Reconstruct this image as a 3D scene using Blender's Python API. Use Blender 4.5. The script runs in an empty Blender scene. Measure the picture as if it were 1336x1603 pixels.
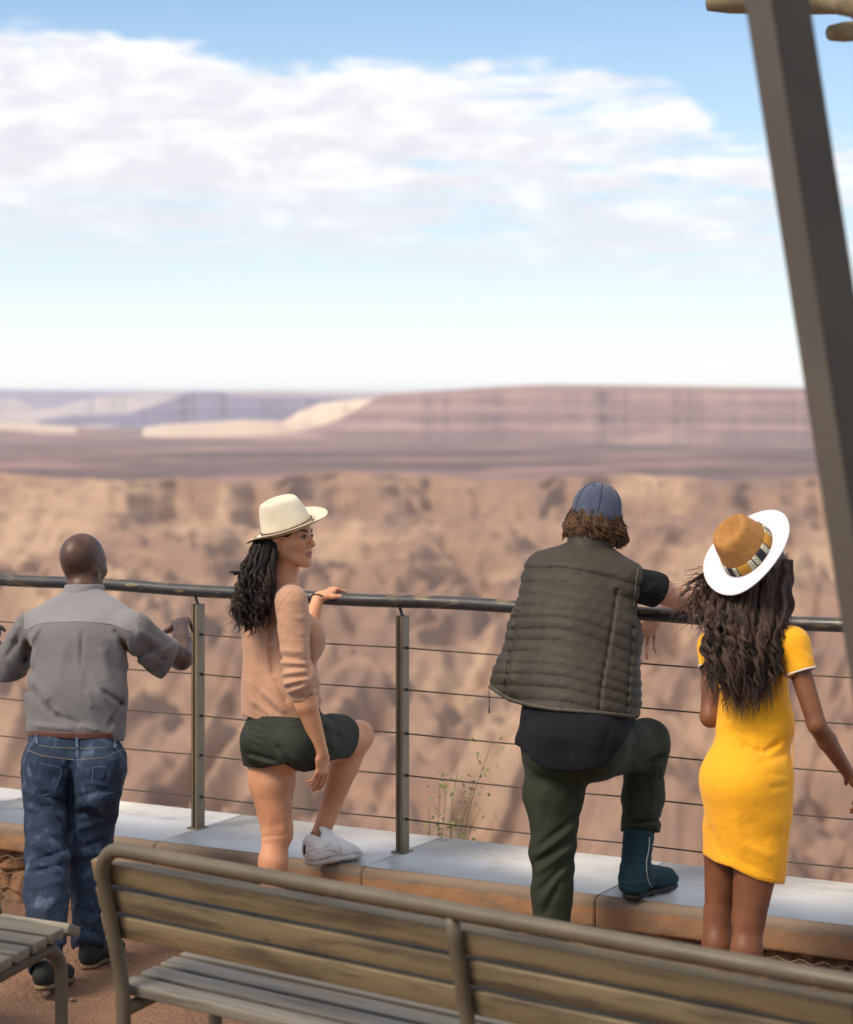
import bpy, bmesh, math, random
import numpy as np
from mathutils import Vector, Matrix

# ------------------------------------------------------------------ camera, sky, sun, exposure
SC = bpy.context.scene
COL = SC.collection
R_ = math.radians
S = 0.9                       # metres per layout unit
CAMZ = 2.115                  # eye height of the photographer above the terrace
FPX = 3400.0                  # focal length in photo pixels

cam_d = bpy.data.cameras.new("camera")
cam = bpy.data.objects.new("camera", cam_d)
COL.objects.link(cam)
cam.location = (0, 0, CAMZ)
cam.rotation_euler = (R_(90), 0, 0)
cam_d.sensor_fit = 'VERTICAL'
cam_d.sensor_height = 36.0
cam_d.sensor_width = 30.0
cam_d.lens = FPX / 1603 * 36.0
cam_d.shift_y = -189.5 / 1603
cam_d.clip_start = 0.1
cam_d.clip_end = 90000
cam_d.dof.use_dof = True
cam_d.dof.focus_distance = 7.85
cam_d.dof.aperture_fstop = 2.8
SC.camera = cam

SUN_AZ = R_(-124)             # direction the sun stands in, measured from +Y towards +X
SUN_EL = R_(46)
world = bpy.data.worlds.new("World")
SC.world = world
world.use_nodes = True
sun_d = bpy.data.lights.new("sun", 'SUN')
sun_d.energy = 2.6
sun_d.angle = R_(20)
sun_d.color = (1.0, 0.87, 0.70)
sun = bpy.data.objects.new("sun", sun_d)
COL.objects.link(sun)
sdir = Vector((math.sin(SUN_AZ) * math.cos(SUN_EL), math.cos(SUN_AZ) * math.cos(SUN_EL), math.sin(SUN_EL)))
sun.rotation_euler = sdir.to_track_quat('Z', 'Y').to_euler()
sun.location = (-20, -20, 30)
SC.view_settings.view_transform = 'Standard'
SC.view_settings.look = 'None'
SC.view_settings.exposure = 0.42
SC.view_settings.gamma = 1
SC.render.engine = 'CYCLES'
SC.cycles.use_denoising = True
SC.cycles.max_bounces = 6
SC.cycles.volume_bounces = 1


class NT:
    """small helper to write node trees"""
    def __init__(s, tree):
        s.t = tree
        s.n = tree.nodes
        s.l = tree.links

    def new(s, typ, **kw):
        n = s.n.new(typ)
        for k, v in kw.items():
            setattr(n, k, v)
        return n

    def put(s, node, inp, val):
        sock = node.inputs[inp]
        if hasattr(val, 'is_output') or isinstance(val, bpy.types.NodeSocket):
            s.l.new(val, sock)
        else:
            sock.default_value = val

    def math(s, op, a, b=0.0, clamp=False):
        n = s.new('ShaderNodeMath', operation=op, use_clamp=clamp)
        s.put(n, 0, a)
        s.put(n, 1, b)
        return n.outputs[0]

    def mix(s, f, a, b, mode='MIX'):
        n = s.new('ShaderNodeMix', data_type='RGBA', blend_type=mode)
        s.put(n, 0, f)
        s.put(n, 6, a if not isinstance(a, tuple) else (a + (1,))[:4])
        s.put(n, 7, b if not isinstance(b, tuple) else (b + (1,))[:4])
        return n.outputs[2]

    def ramp(s, f, stops, interp='LINEAR'):
        n = s.new('ShaderNodeValToRGB')
        n.color_ramp.interpolation = interp
        els = n.color_ramp.elements
        while len(els) < len(stops):
            els.new(0.5)
        for e, (p, c) in zip(els, stops):
            e.position = p
            e.color = (c, c, c, 1) if not isinstance(c, tuple) else (c + (1,))[:4]
        s.put(n, 0, f)
        return n.outputs[0]

    def noise(s, vec, scale, detail=3.0, rough=0.55, dist=0.0):
        n = s.new('ShaderNodeTexNoise')
        s.put(n, 'Vector', vec)
        s.put(n, 'Scale', scale)
        s.put(n, 'Detail', detail)
        s.put(n, 'Roughness', rough)
        s.put(n, 'Distortion', dist)
        return n.outputs[0]

    def mapping(s, vec, scale=(1, 1, 1), rot=(0, 0, 0), loc=(0, 0, 0)):
        n = s.new('ShaderNodeMapping')
        s.put(n, 0, vec)
        n.inputs['Scale'].default_value = scale
        n.inputs['Rotation'].default_value = rot
        n.inputs['Location'].default_value = loc
        return n.outputs[0]

    def mrange(s, v, a, b, c=0.0, d=1.0):
        n = s.new('ShaderNodeMapRange')
        n.interpolation_type = 'SMOOTHSTEP'
        s.put(n, 0, v)
        s.put(n, 1, a)
        s.put(n, 2, b)
        s.put(n, 3, c)
        s.put(n, 4, d)
        return n.outputs[0]


def build_sky():
    w = NT(world.node_tree)
    w.n.clear()
    out = w.new('ShaderNodeOutputWorld')
    bg = w.new('ShaderNodeBackground')
    sky = w.new('ShaderNodeTexSky')
    sky.sky_type = 'NISHITA'
    sky.sun_disc = False
    sky.sun_elevation = SUN_EL
    sky.sun_rotation = SUN_AZ
    sky.altitude = 500
    sky.air_density = 1.0
    sky.dust_density = 1.2
    sky.ozone_density = 1.4
    tc = w.new('ShaderNodeTexCoord')
    sep = w.new('ShaderNodeSeparateXYZ')
    w.put(sep, 0, tc.outputs['Generated'])
    x, y, z = sep.outputs[0], sep.outputs[1], sep.outputs[2]
    az = w.math('ARCTAN2', x, y)              # azimuth from +Y, radians
    el = w.math('ARCSINE', z)
    comb = w.new('ShaderNodeCombineXYZ')
    w.put(comb, 0, az)
    w.put(comb, 1, el)
    uv = comb.outputs[0]
    # cloud bank: its upper and lower edge drawn against azimuth
    t = w.math('MULTIPLY_ADD', az, 2.5)
    t.node.inputs[2].default_value = 0.5
    EL = lambda py: (612 - py) / 3400 / 0.2
    top = w.ramp(t, [(0.0, EL(52)), (0.2, EL(58)), (0.29, EL(100)), (0.42, EL(108)), (0.57, EL(96)), (0.70, EL(104)), (0.79, EL(140)), (0.83, EL(205)), (1.0, EL(225))])
    bot = w.ramp(t, [(0.0, EL(402)), (0.3, EL(398)), (0.6, EL(425)), (1.0, EL(440))])
    v = w.math('DIVIDE', el, 0.2)
    big = w.noise(w.mapping(uv, (13, 58, 1)), 1.0, 6, 0.60, 0.2)
    fine = w.noise(w.mapping(uv, (46, 165, 1), loc=(3, 1, 0)), 1.0, 7, 0.64, 0.3)
    wob = w.math('ADD', w.math('MULTIPLY', w.math('SUBTRACT', big, 0.5), 0.15), w.math('MULTIPLY', w.math('SUBTRACT', fine, 0.5), 0.11))
    vv = w.math('ADD', v, wob)
    m_top = w.mrange(w.math('SUBTRACT', top, vv), -0.008, 0.045)
    m_bot = w.mrange(w.math('SUBTRACT', vv, bot), -0.05, 0.09)
    bank = w.math('MULTIPLY', m_top, m_bot)
    # thinner to the right and in bands
    holes = w.noise(w.mapping(uv, (13, 92, 1), loc=(7.3, 2.2, 0)), 1.0, 8, 0.64, 0.3)
    thin = w.ramp(t, [(0.0, 0.20), (0.35, 0.28), (0.60, 0.42), (0.85, 0.45), (1.0, 0.5)])
    hmask = w.mrange(w.math('SUBTRACT', holes, thin), -0.13, 0.12)
    band = w.mrange(v, EL(345), EL(290))      # lower part breaks up into streaks
    hm2 = w.mrange(w.noise(w.mapping(uv, (11, 130, 1), loc=(1.3, 5.2, 0)), 1.0, 5, 0.55, 0.3), 0.32, 0.48)
    low = w.math('MAXIMUM', w.math('MULTIPLY', hm2, 0.85), band)
    front = w.math('MULTIPLY', w.math('MULTIPLY', bank, hmask), low)
    # whisps elsewhere
    wh = w.mrange(w.noise(w.mapping(uv, (9, 40, 1), loc=(2.0, 9.1, 0)), 1.0, 6, 0.6, 0.6), 0.58, 0.85)
    whm = w.math('MULTIPLY', wh, w.mrange(v, 0.05, 0.6))
    dens = w.math('MAXIMUM', front, w.math('MULTIPLY', whm, 0.45), True)
    # unseen bright cloud overhead, added to whiten and lift the light
    fill_deck = w.mrange(w.math('ADD', el, w.math('MULTIPLY', w.math('SUBTRACT', big, 0.5), 0.5)), 0.35, 0.75)
    # colours: blue high up, near white with a greenish cream at the horizon
    haze = w.ramp(w.math('MAXIMUM', v, 0.0), [(0.0, 1.0), (0.12, 0.93), (0.38, 0.66), (0.62, 0.40), (0.9, 0.12), (1.0, 0.08)])
    hz = w.mix(w.mrange(v, 0.0, 0.5), (8.0, 8.3, 7.9), (5.9, 7.1, 7.8))
    clear = w.mix(w.math('MULTIPLY', haze, 0.93), w.mix(1.0, sky.outputs[0], (0.93, 1.08, 1.22), 'MULTIPLY'), hz)
    shade = w.noise(w.mapping(uv, (26, 70, 1), loc=(4.4, 0.7, 0)), 1.0, 7, 0.62, 0.3)
    ccol = w.mix(w.mrange(w.math('ADD', shade, w.math('MULTIPLY', w.math('SUBTRACT', top, vv), -0.35)), 0.30, 0.62), (6.5, 6.4, 6.8), (8.3, 8.2, 8.35))
    fin = w.mix(w.math('MULTIPLY', dens, 0.93), clear, ccol)
    fin = w.mix(w.math('MULTIPLY', fill_deck, 0.9), fin, (8.4, 8.0, 7.7))
    w.put(bg, 0, fin)
    w.put(bg, 1, 0.1)
    w.l.new(bg.outputs[0], out.inputs[0])


build_sky()

# ------------------------------------------------------------------ general helpers
def W(px, py, Y):
    """a world point from its place in the photograph and its distance (layout units)"""
    return np.array([(px - 668) / FPX * Y * S, Y * S, CAMZ - (py - 612) / FPX * Y * S])


def nrm(v):
    v = np.asarray(v, float)
    return v / (np.linalg.norm(v) + 1e-12)


def link(name, verts, faces, mat=None, parent=None, smooth=True, origin=None, mats=None, midx=None):
    me = bpy.data.meshes.new(name)
    v = np.asarray(verts, dtype=np.float32).reshape(-1, 3)
    if origin is not None:
        v = v - np.asarray(origin, dtype=np.float32)
    if isinstance(faces, np.ndarray):
        nf, k = faces.shape
        me.vertices.add(len(v))
        me.vertices.foreach_set('co', v.ravel())
        me.loops.add(nf * k)
        me.loops.foreach_set('vertex_index', faces.astype(np.int32).ravel())
        me.polygons.add(nf)
        me.polygons.foreach_set('loop_start', np.arange(0, nf * k, k, dtype=np.int32))
        me.update(calc_edges=True)
    else:
        me.from_pydata([tuple(map(float, a)) for a in v], [], faces)
    me.polygons.foreach_set('use_smooth', np.full(len(me.polygons), bool(smooth)))
    for m in (mats or ([mat] if mat else [])):
        me.materials.append(m)
    if midx is not None:
        me.polygons.foreach_set('material_index', np.asarray(midx, dtype=np.int32))
    me.update()
    o = bpy.data.objects.new(name, me)
    COL.objects.link(o)
    if parent is not None:
        o.parent = parent
    elif origin is not None:
        o.location = tuple(map(float, origin))
    return o


def empty(name, loc, label, cat, group=None):
    o = bpy.data.objects.new(name, None)
    COL.objects.link(o)
    o.location = tuple(map(float, loc))
    o.empty_display_size = 0.2
    tag(o, label, cat, group)
    return o


def tag(o, label=None, cat=None, group=None, kind=None):
    for k, v in (('label', label), ('category', cat), ('group', group), ('kind', kind)):
        if v:
            o[k] = v
    return o


class MB:
    """collects simple shapes into one mesh"""
    def __init__(s):
        s.v = []
        s.f = []
        s.n = 0

    def add(s, v, f):
        v = np.asarray(v, float)
        s.v.append(v)
        s.f += [tuple(int(i) + s.n for i in q) for q in f]
        s.n += len(v)

    def box(s, c, ax, ay, az, bevel=0.0, seg=2, wob=None):
        """oriented box: centre and three half-axis vectors"""
        bm = bmesh.new()
        bmesh.ops.create_cube(bm, size=2.0)
        M = np.array([ax, ay, az]).T
        for q in bm.verts:
            q.co = Vector(M @ np.array(q.co) + np.array(c))
        if bevel:
            bmesh.ops.bevel(bm, geom=list(bm.edges), offset=bevel, segments=seg, profile=0.5, affect='EDGES', clamp_overlap=True)
        bm.verts.index_update()
        s.add([q.co[:] for q in bm.verts], [[w.index for w in f.verts] for f in bm.faces])
        bm.free()

    def tube(s, pts, rad, sides=12, caps=True):
        v, f = tube_geo(pts, rad, sides, caps)
        s.add(v, f)

    def build(s, name, mat, parent=None, smooth=True, origin=None, **kw):
        return link(name, np.concatenate(s.v), s.f, mat, parent, smooth, origin, **kw)


def tube_geo(pts, rad, sides=12, caps=True):
    P = np.asarray(pts, float)
    n = len(P)
    rad = np.full(n, rad) if np.isscalar(rad) else np.asarray(rad, float)
    T = np.gradient(P, axis=0)
    T /= np.linalg.norm(T, axis=1)[:, None] + 1e-12
    a = np.array([0, 0, 1.0]) if abs(T[0][2]) < 0.9 else np.array([1.0, 0, 0])
    N = [nrm(a - T[0] * a.dot(T[0]))]
    for i in range(1, n):
        m = N[-1] - T[i] * N[-1].dot(T[i])
        N.append(nrm(m))
    N = np.array(N)
    B = np.cross(T, N)
    ang = np.linspace(0, 2 * np.pi, sides, endpoint=False)
    V = P[:, None] + rad[:, None, None] * (np.cos(ang)[None, :, None] * N[:, None] + np.sin(ang)[None, :, None] * B[:, None])
    V = V.reshape(-1, 3)
    F = []
    for i in range(n - 1):
        for j in range(sides):
            k = (j + 1) % sides
            F.append((i * sides + j, i * sides + k, (i + 1) * sides + k, (i + 1) * sides + j))
    if caps:
        F.append(tuple(range(sides))[::-1])
        F.append(tuple((n - 1) * sides + j for j in range(sides)))
    return V, F


def strands_mesh(P, r0, r1, sides=4):
    """P (m, n, 3) strand paths, thin tapering tubes in one mesh (vectorised)"""
    P = np.asarray(P, float)
    m, n, _ = P.shape
    T = np.gradient(P, axis=1)
    T /= np.linalg.norm(T, axis=2)[..., None] + 1e-9
    ref = np.array([0.37, 0.89, 0.25])
    N = np.cross(T, ref)
    N /= np.linalg.norm(N, axis=2)[..., None] + 1e-9
    B = np.cross(T, N)
    t = np.linspace(0, 1, n)
    prof = np.minimum(1, (1 - t) * 2.2) ** 0.7
    r0 = np.broadcast_to(np.asarray(r0, float).reshape(-1, 1), (m, 1))
    rad = (r0 * prof[None] + r1)
    ang = np.linspace(0, 2 * np.pi, sides, endpoint=False)
    V = P[:, :, None] + rad[:, :, None, None] * (np.cos(ang)[None, None, :, None] * N[:, :, None] + np.sin(ang)[None, None, :, None] * B[:, :, None])
    idx = np.arange(m * n * sides).reshape(m, n, sides)
    a = idx[:, :-1, :]
    b = idx[:, 1:, :]
    F = np.stack([a, np.roll(a, -1, 2), np.roll(b, -1, 2), b], axis=-1).reshape(-1, 4)
    return V.reshape(-1, 3), F


# ------------------------------------------------------------------ value noise in numpy
def _hash(i, j, k):
    h = (i.astype(np.int64) * 73856093) ^ (j.astype(np.int64) * 19349663) ^ (k.astype(np.int64) * 83492791)
    h = (h ^ (h >> 13)) * 1274126177
    h = h ^ (h >> 16)
    return ((h & 0xFFFF).astype(np.float32)) / 65535.0


def vnoise(p):
    p = np.asarray(p, dtype=np.float32)
    i = np.floor(p).astype(np.int64)
    f = p - i
    f = f * f * (3 - 2 * f)
    r = 0
    for dx in (0, 1):
        wx = f[..., 0] if dx else 1 - f[..., 0]
        for dy in (0, 1):
            wy = f[..., 1] if dy else 1 - f[..., 1]
            for dz in (0, 1):
                wz = f[..., 2] if dz else 1 - f[..., 2]
                r = r + wx * wy * wz * _hash(i[..., 0] + dx, i[..., 1] + dy, i[..., 2] + dz)
    return r * 2 - 1


def fbm(p, oct=3, gain=0.5):
    a, s, r = 1.0, 1.0, 0
    for o in range(oct):
        r = r + a * vnoise(p * s + 17.3 * o)
        a *= gain
        s *= 2.03
    return r


# ------------------------------------------------------------------ signed distance modelling
def rc(a, b, ra, rb):
    a = np.asarray(a, np.float32); b = np.asarray(b, np.float32)
    ba = b - a
    L = max(float(ba.dot(ba)), 1e-9)

    def f(p):
        t = np.clip((p - a) @ ba / L, 0, 1)
        q = p - a - t[:, None] * ba
        return np.sqrt((q * q).sum(1)) - (ra + (rb - ra) * t)
    return f


def erc(a, b, ra, rb, axis, s):
    """round cone with an elliptical section, s times wider along axis"""
    a = np.asarray(a, np.float32)
    ax = nrm(axis).astype(np.float32)
    g = rc(np.zeros(3), (b - a) + (1 / s - 1) * np.dot(b - a, ax) * ax, ra, rb)

    def f(p):
        q = p - a
        q = q + np.float32(1 / s - 1) * (q @ ax)[:, None] * ax
        return g(q)
    return f


def sph(c, r):
    c = np.asarray(c, np.float32)

    def f(p):
        q = p - c
        return np.sqrt((q * q).sum(1)) - r
    return f


def ell(c, rad, axes=None):
    c = np.asarray(c, np.float32)
    A = np.eye(3, dtype=np.float32) if axes is None else np.array([nrm(a) for a in axes], np.float32)
    r = np.asarray(rad, np.float32)

    def f(p):
        q = (p - c) @ A.T
        k0 = np.sqrt(((q / r) ** 2).sum(1))
        k1 = np.sqrt(((q / (r * r)) ** 2).sum(1)) + 1e-9
        return k0 * (k0 - 1) / k1
    return f


def rbox(c, half, rnd, axes=None):
    c = np.asarray(c, np.float32)
    A = np.eye(3, dtype=np.float32) if axes is None else np.array([nrm(a) for a in axes], np.float32)
    h = np.asarray(half, np.float32) - rnd

    def f(p):
        q = np.abs((p - c) @ A.T) - h
        return np.sqrt((np.maximum(q, 0) ** 2).sum(1)) + np.minimum(q.max(1), 0) - rnd
    return f


def smin(a, b, k):
    if k <= 0:
        return np.minimum(a, b)
    h = np.clip(0.5 + 0.5 * (b - a) / k, 0, 1)
    return b * (1 - h) + a * h - k * h * (1 - h)


class Sdf:
    def __init__(s):
        s.u = []      # (prim, k)
        s.c = []      # subtracted (prim, k)
        s.g = []      # groups: other Sdf, k
        s.disp = None
        s.cuts = []   # functions p -> value; kept where negative

    def add(s, f, k=0.02):
        s.u.append((f, k)); return s

    def sub(s, f, k=0.005):
        s.c.append((f, k)); return s

    def grp(s, o, k):
        s.g.append((o, k)); return s

    def cut(s, f):
        s.cuts.append(f); return s

    def chain(s, pts, rads, k=0.01):
        for i in range(len(pts) - 1):
            s.add(rc(pts[i], pts[i + 1], rads[i], rads[i + 1]), k)
        return s

    def __call__(s, p, raw=False):
        if len(p) > 8:
            c = (p.min(0) + p.max(0)) / 2
            R = float(np.linalg.norm(p.max(0) - c))
            cc = c[None].astype(np.float32)
            dc = [float(f(cc)[0]) for f, k in s.u]
            dm = min(dc) if dc else 1e9
            use = [fk for fk, d in zip(s.u, dc) if d < dm + 2 * R + 0.08]
            usec = [(f, k) for f, k in s.c if float(f(cc)[0]) < R + 0.05]
        else:
            use, usec = s.u, s.c
        d = None
        for f, k in use:
            v = f(p)
            d = v if d is None else smin(d, v, k)
        for o, k in s.g:
            v = o(p)
            d = v if d is None else smin(d, v, k)
        if s.disp is not None and not raw:
            d = d + s.disp(p)
        for f, k in usec:
            d = -smin(-d, f(p), k)
        for f in s.cuts:
            d = np.maximum(d, f(p))
        return d


def plane(q, n):
    q = np.asarray(q, np.float32)
    n = nrm(n).astype(np.float32)
    return lambda p: (p - q) @ n


def to_px(p):
    y = np.maximum(p[:, 1], 0.5)
    return 668 + FPX * p[:, 0] / y, 612 + FPX * (CAMZ - p[:, 2]) / y


def hemcut(pts, sign=1, vert=False):
    """keeps what lies above (sign 1) the hem drawn through pts"""
    xs = np.array([a for a, b in pts], float)
    ys = np.array([b for a, b in pts], float)

    def f(p):
        x, y = to_px(p)
        sc = p[:, 1] / FPX
        if vert:
            return (sign * (x - np.interp(y, ys, xs)) * sc).astype(np.float32)
        return (sign * (y - np.interp(x, xs, ys)) * sc).astype(np.float32)
    return f


def folds(lst, noise=0.0, scale=9.0, stretch=(1, 1, 1), k=1.0):
    """cloth folds: ridges (amp > 0) and creases (amp < 0) along drawn segments"""
    st = np.array(stretch, np.float32)

    def f(p):
        x, y = to_px(p)
        r = np.zeros(len(p), np.float32)
        for x1, y1, x2, y2, w, a in lst:
            dx, dy = x2 - x1, y2 - y1
            L = dx * dx + dy * dy + 1e-6
            t = np.clip(((x - x1) * dx + (y - y1) * dy) / L, 0, 1)
            q = (x - x1 - t * dx) ** 2 + (y - y1 - t * dy) ** 2
            fade = np.clip(np.minimum(t, 1 - t) * 5 + 0.25, 0, 1)
            r -= (k * a * np.exp(-q / (w * w)) * fade).astype(np.float32)
        if noise:
            r += noise * fbm(p * st * scale, 2).astype(np.float32)
        return r
    return f


def sdf_mesh(fn, lo, hi, h, smooth=1, B=8):
    lo = np.asarray(lo, float); hi = np.asarray(hi, float)
    nb = np.ceil((hi - lo) / h / B).astype(int) + 1
    n = nb * B
    D = np.full(tuple(n), 1e3, np.float32)
    SB = 4
    off = np.stack(np.meshgrid(*[np.arange(B)] * 3, indexing='ij'), -1).reshape(-1, 3)
    for sx in range(0, nb[0], SB):
        for sy in range(0, nb[1], SB):
            for sz in range(0, nb[2], SB):
                e = np.minimum([sx + SB, sy + SB, sz + SB], nb)
                bi = np.stack(np.meshgrid(np.arange(sx, e[0]), np.arange(sy, e[1]), np.arange(sz, e[2]), indexing='ij'), -1).reshape(-1, 3)
                ctr = (lo + (bi * B + (B - 1) / 2) * h).astype(np.float32)
                dc = fn(ctr)
                act = np.abs(dc) < B * h * 0.87 * 1.7 + 0.02
                for q, d in zip(bi[~act], dc[~act]):
                    D[q[0] * B:q[0] * B + B, q[1] * B:q[1] * B + B, q[2] * B:q[2] * B + B] = d
                ba = bi[act]
                if not len(ba):
                    continue
                idx = (ba[:, None, :] * B + off[None]).reshape(-1, 3)
                val = fn((lo + idx * h).astype(np.float32))
                D[idx[:, 0], idx[:, 1], idx[:, 2]] = val
    D[0] = D[-1] = 1; D[:, 0] = D[:, -1] = 1; D[:, :, 0] = D[:, :, -1] = 1
    ins = D < 0
    n1 = n - 1
    cnt = np.zeros(tuple(n1), np.uint8)
    for dx in (0, 1):
        for dy in (0, 1):
            for dz in (0, 1):
                cnt += ins[dx:dx + n1[0], dy:dy + n1[1], dz:dz + n1[2]]
    cells = np.argwhere((cnt > 0) & (cnt < 8))
    vid = np.full(tuple(n1), -1, np.int64)
    vid[cells[:, 0], cells[:, 1], cells[:, 2]] = np.arange(len(cells))
    corners = [(dx, dy, dz) for dx in (0, 1) for dy in (0, 1) for dz in (0, 1)]
    cv = {c: D[cells[:, 0] + c[0], cells[:, 1] + c[1], cells[:, 2] + c[2]] for c in corners}
    acc = np.zeros((len(cells), 3)); num = np.zeros(len(cells))
    for c in corners:
        for ax in range(3):
            if c[ax] == 0:
                e = list(c); e[ax] = 1; e = tuple(e)
                a, b = cv[c], cv[e]
                m = (a < 0) != (b < 0)
                t = np.where(m, a / np.where(m, a - b, 1), 0)
                pos = np.array(c, float)[None] + np.zeros((len(cells), 3))
                pos[:, ax] += t
                acc += pos * m[:, None]
                num += m
    V = lo + (cells + acc / num[:, None]) * h
    quads = []
    for ax in range(3):
        u, w = [(1, 2), (2, 0), (0, 1)][ax]
        sl0 = [slice(0, None)] * 3; sl1 = [slice(0, None)] * 3
        sl0[ax] = slice(0, -1); sl1[ax] = slice(1, None)
        a = ins[tuple(sl0)]; b = ins[tuple(sl1)]
        ed = np.argwhere(a != b)
        ed = ed[(ed[:, u] > 0) & (ed[:, w] > 0) & (ed[:, u] < n1[u]) & (ed[:, w] < n1[w])]
        flip = ins[ed[:, 0], ed[:, 1], ed[:, 2]]
        q = []
        for du, dw in ((1, 1), (0, 1), (0, 0), (1, 0)):
            c = ed.copy(); c[:, u] -= du; c[:, w] -= dw
            q.append(vid[c[:, 0], c[:, 1], c[:, 2]])
        q = np.stack(q, 1)
        q[~flip] = q[~flip][:, ::-1]
        quads.append(q)
    F = np.concatenate(quads)
    F = F[(F >= 0).all(1)]
    for _ in range(smooth):
        sm = np.zeros_like(V); nn = np.zeros(len(V))
        for i in range(4):
            a, b = F[:, i], F[:, (i + 1) % 4]
            for ax in range(3):
                sm[:, ax] += np.bincount(a, V[b, ax], len(V)) + np.bincount(b, V[a, ax], len(V))
            nn += np.bincount(a, minlength=len(V)) + np.bincount(b, minlength=len(V))
        V = V * 0.5 + 0.5 * sm / np.maximum(nn, 1)[:, None]
    return V, F


def bounds(pts, m):
    P = np.array(pts)
    return P.min(0) - m, P.max(0) + m


def clip_box(lo, hi, c, half):
    return np.maximum(lo, np.asarray(c) - half), np.minimum(hi, np.asarray(c) + half)

# ------------------------------------------------------------------ materials
MATS = {}


def mat(name, a, b=None, rough=0.8, scale=6.0, detail=4, bump=0.2, bscale=60.0, bdist=0.01, stretch=(1, 1, 1), spec=0.35, metal=0.0, sss=0.0, sheen=0.0, ramp=(0.35, 0.65), extra=None, rough2=None, trans=0.0):
    m = bpy.data.materials.new(name)
    m.use_nodes = True
    t = NT(m.node_tree)
    bs = m.node_tree.nodes['Principled BSDF']
    tc = t.new('ShaderNodeTexCoord')
    vec = t.mapping(tc.outputs['Object'], stretch)
    col = None
    if b is None:
        b = tuple(c * 0.75 for c in a)
    n1 = t.noise(vec, scale, detail)
    f = t.ramp(n1, [(ramp[0], 0.0), (ramp[1], 1.0)])
    col = t.mix(f, a, b)
    if extra:
        col = extra(t, tc.outputs['Object'], col, bs)
    t.put(bs, 'Base Color', col)
    if rough2 is not None:
        rr = t.mrange(t.noise(vec, scale * 1.7, 3), 0.3, 0.7, rough, rough2)
        t.put(bs, 'Roughness', rr)
    else:
        bs.inputs['Roughness'].default_value = rough
    bs.inputs['Specular IOR Level'].default_value = spec
    bs.inputs['Metallic'].default_value = metal
    if sss:
        bs.inputs['Subsurface Weight'].default_value = sss
        bs.inputs['Subsurface Radius'].default_value = (0.012, 0.005, 0.003)
        bs.inputs['Subsurface Scale'].default_value = 1.0
    if sheen:
        bs.inputs['Sheen Weight'].default_value = sheen
    if bump:
        bn = t.new('ShaderNodeBump')
        bn.inputs['Strength'].default_value = bump
        bn.inputs['Distance'].default_value = bdist
        h = t.noise(vec, bscale, 4, 0.6)
        t.put(bn, 'Height', h)
        t.l.new(bn.outputs[0], bs.inputs['Normal'])
    MATS[name] = m
    return m


def sub_noise(scale, c, lo, hi, stretch=(1, 1, 1), amt=1.0, detail=5, loc=(0, 0, 0)):
    def e(t, vec, col, bs):
        n = t.noise(t.mapping(vec, stretch, loc=loc), scale, detail, 0.6)
        return t.mix(t.math('MULTIPLY', t.mrange(n, lo, hi), amt), col, c)
    return e


def seq(*es):
    def e(t, vec, col, bs):
        for q in es:
            col = q(t, vec, col, bs)
        return col
    return e


M = {}
M['skin_dark'] = mat('dark brown skin', (.095, .042, .024), (.055, .024, .015), rough=.46, scale=22, bump=.25, bscale=220, bdist=.002, spec=.45, sss=.08)
M['skin_light'] = mat('fair skin', (.66, .33, .18), (.54, .24, .125), rough=.5, scale=11, bump=.08, bscale=220, bdist=.002, spec=.35, sss=.15)
M['skin_pale'] = mat('pale skin', (.55, .31, .21), (.47, .24, .16), rough=.5, scale=9, bump=.08, bscale=220, bdist=.002, spec=.35, sss=.15)
M['skin_brown'] = mat('brown skin', (.205, .078, .034), (.150, .056, .025), rough=.5, scale=12, bump=.08, bscale=220, bdist=.002, spec=.3, sss=.1)
M['lips'] = mat('lips', (.42, .13, .10), None, rough=.4, bump=0)
M['shirt'] = mat('grey cotton', (.148, .138, .138), (.128, .120, .120), rough=.9, scale=5, bump=.35, bscale=45, bdist=.006, sheen=.15,
                 extra=sub_noise(260, (.19, .175, .17), .45, .7, (1, 1, 1), .4))
M['shirt_yoke'] = mat('grey cotton yoke', (.225, .213, .216), (.205, .194, .197), rough=.9, scale=5, bump=.35, bscale=40, bdist=.006, sheen=.15)
M['denim'] = mat('worn denim', (.023, .042, .082), (.008, .015, .031), rough=.85, scale=7, bump=.5, bscale=38, bdist=.012, ramp=(.3, .7),
                 extra=seq(sub_noise(17, (.13, .18, .26), .50, .72, (1, 1, .7), .6), sub_noise(90, (.22, .26, .32), .66, .80, (1, 1, 1), .55), sub_noise(300, (.01, .02, .04), .5, .75, (1, 1, .4), .5)))
M['denim_stitch'] = mat('denim stitching', (.20, .16, .12), (.10, .09, .09), rough=.8, scale=200, bump=0)
M['denim_fade'] = mat('faded denim seam', (.10, .15, .22), (.05, .08, .13), rough=.85, scale=60, bump=.2)
M['belt'] = mat('brown leather', (.11, .038, .024), None, rough=.5, scale=20, bump=.1)
M['shoe_dark'] = mat('dark suede', (.022, .024, .022), (.012, .013, .012), rough=.85, scale=20, bump=.3)
M['shoe_sole'] = mat('tan rubber', (.20, .13, .07), (.08, .06, .04), rough=.8, scale=14, bump=.2)
M['sweater'] = mat('tan knit', (.50, .275, .170), (.455, .245, .150), rough=.95, scale=8, bump=.3, bscale=160, bdist=.004, sheen=.25, stretch=(1, 1, .5))
M['shorts'] = mat('dark olive twill', (.026, .030, .021), (.021, .024, .017), rough=.8, scale=8, bump=.3, bscale=60, bdist=.006)
M['white_leather'] = mat('white leather', (.80, .77, .75), (.70, .67, .65), rough=.55, scale=10, bump=.2, bscale=40, bdist=.004)
M['white_rubber'] = mat('white rubber', (.58, .54, .50), (.42, .38, .33), rough=.7, scale=18, bump=.1)
M['black'] = mat('black cord', (.012, .012, .013), None, rough=.6, bump=0)
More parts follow.
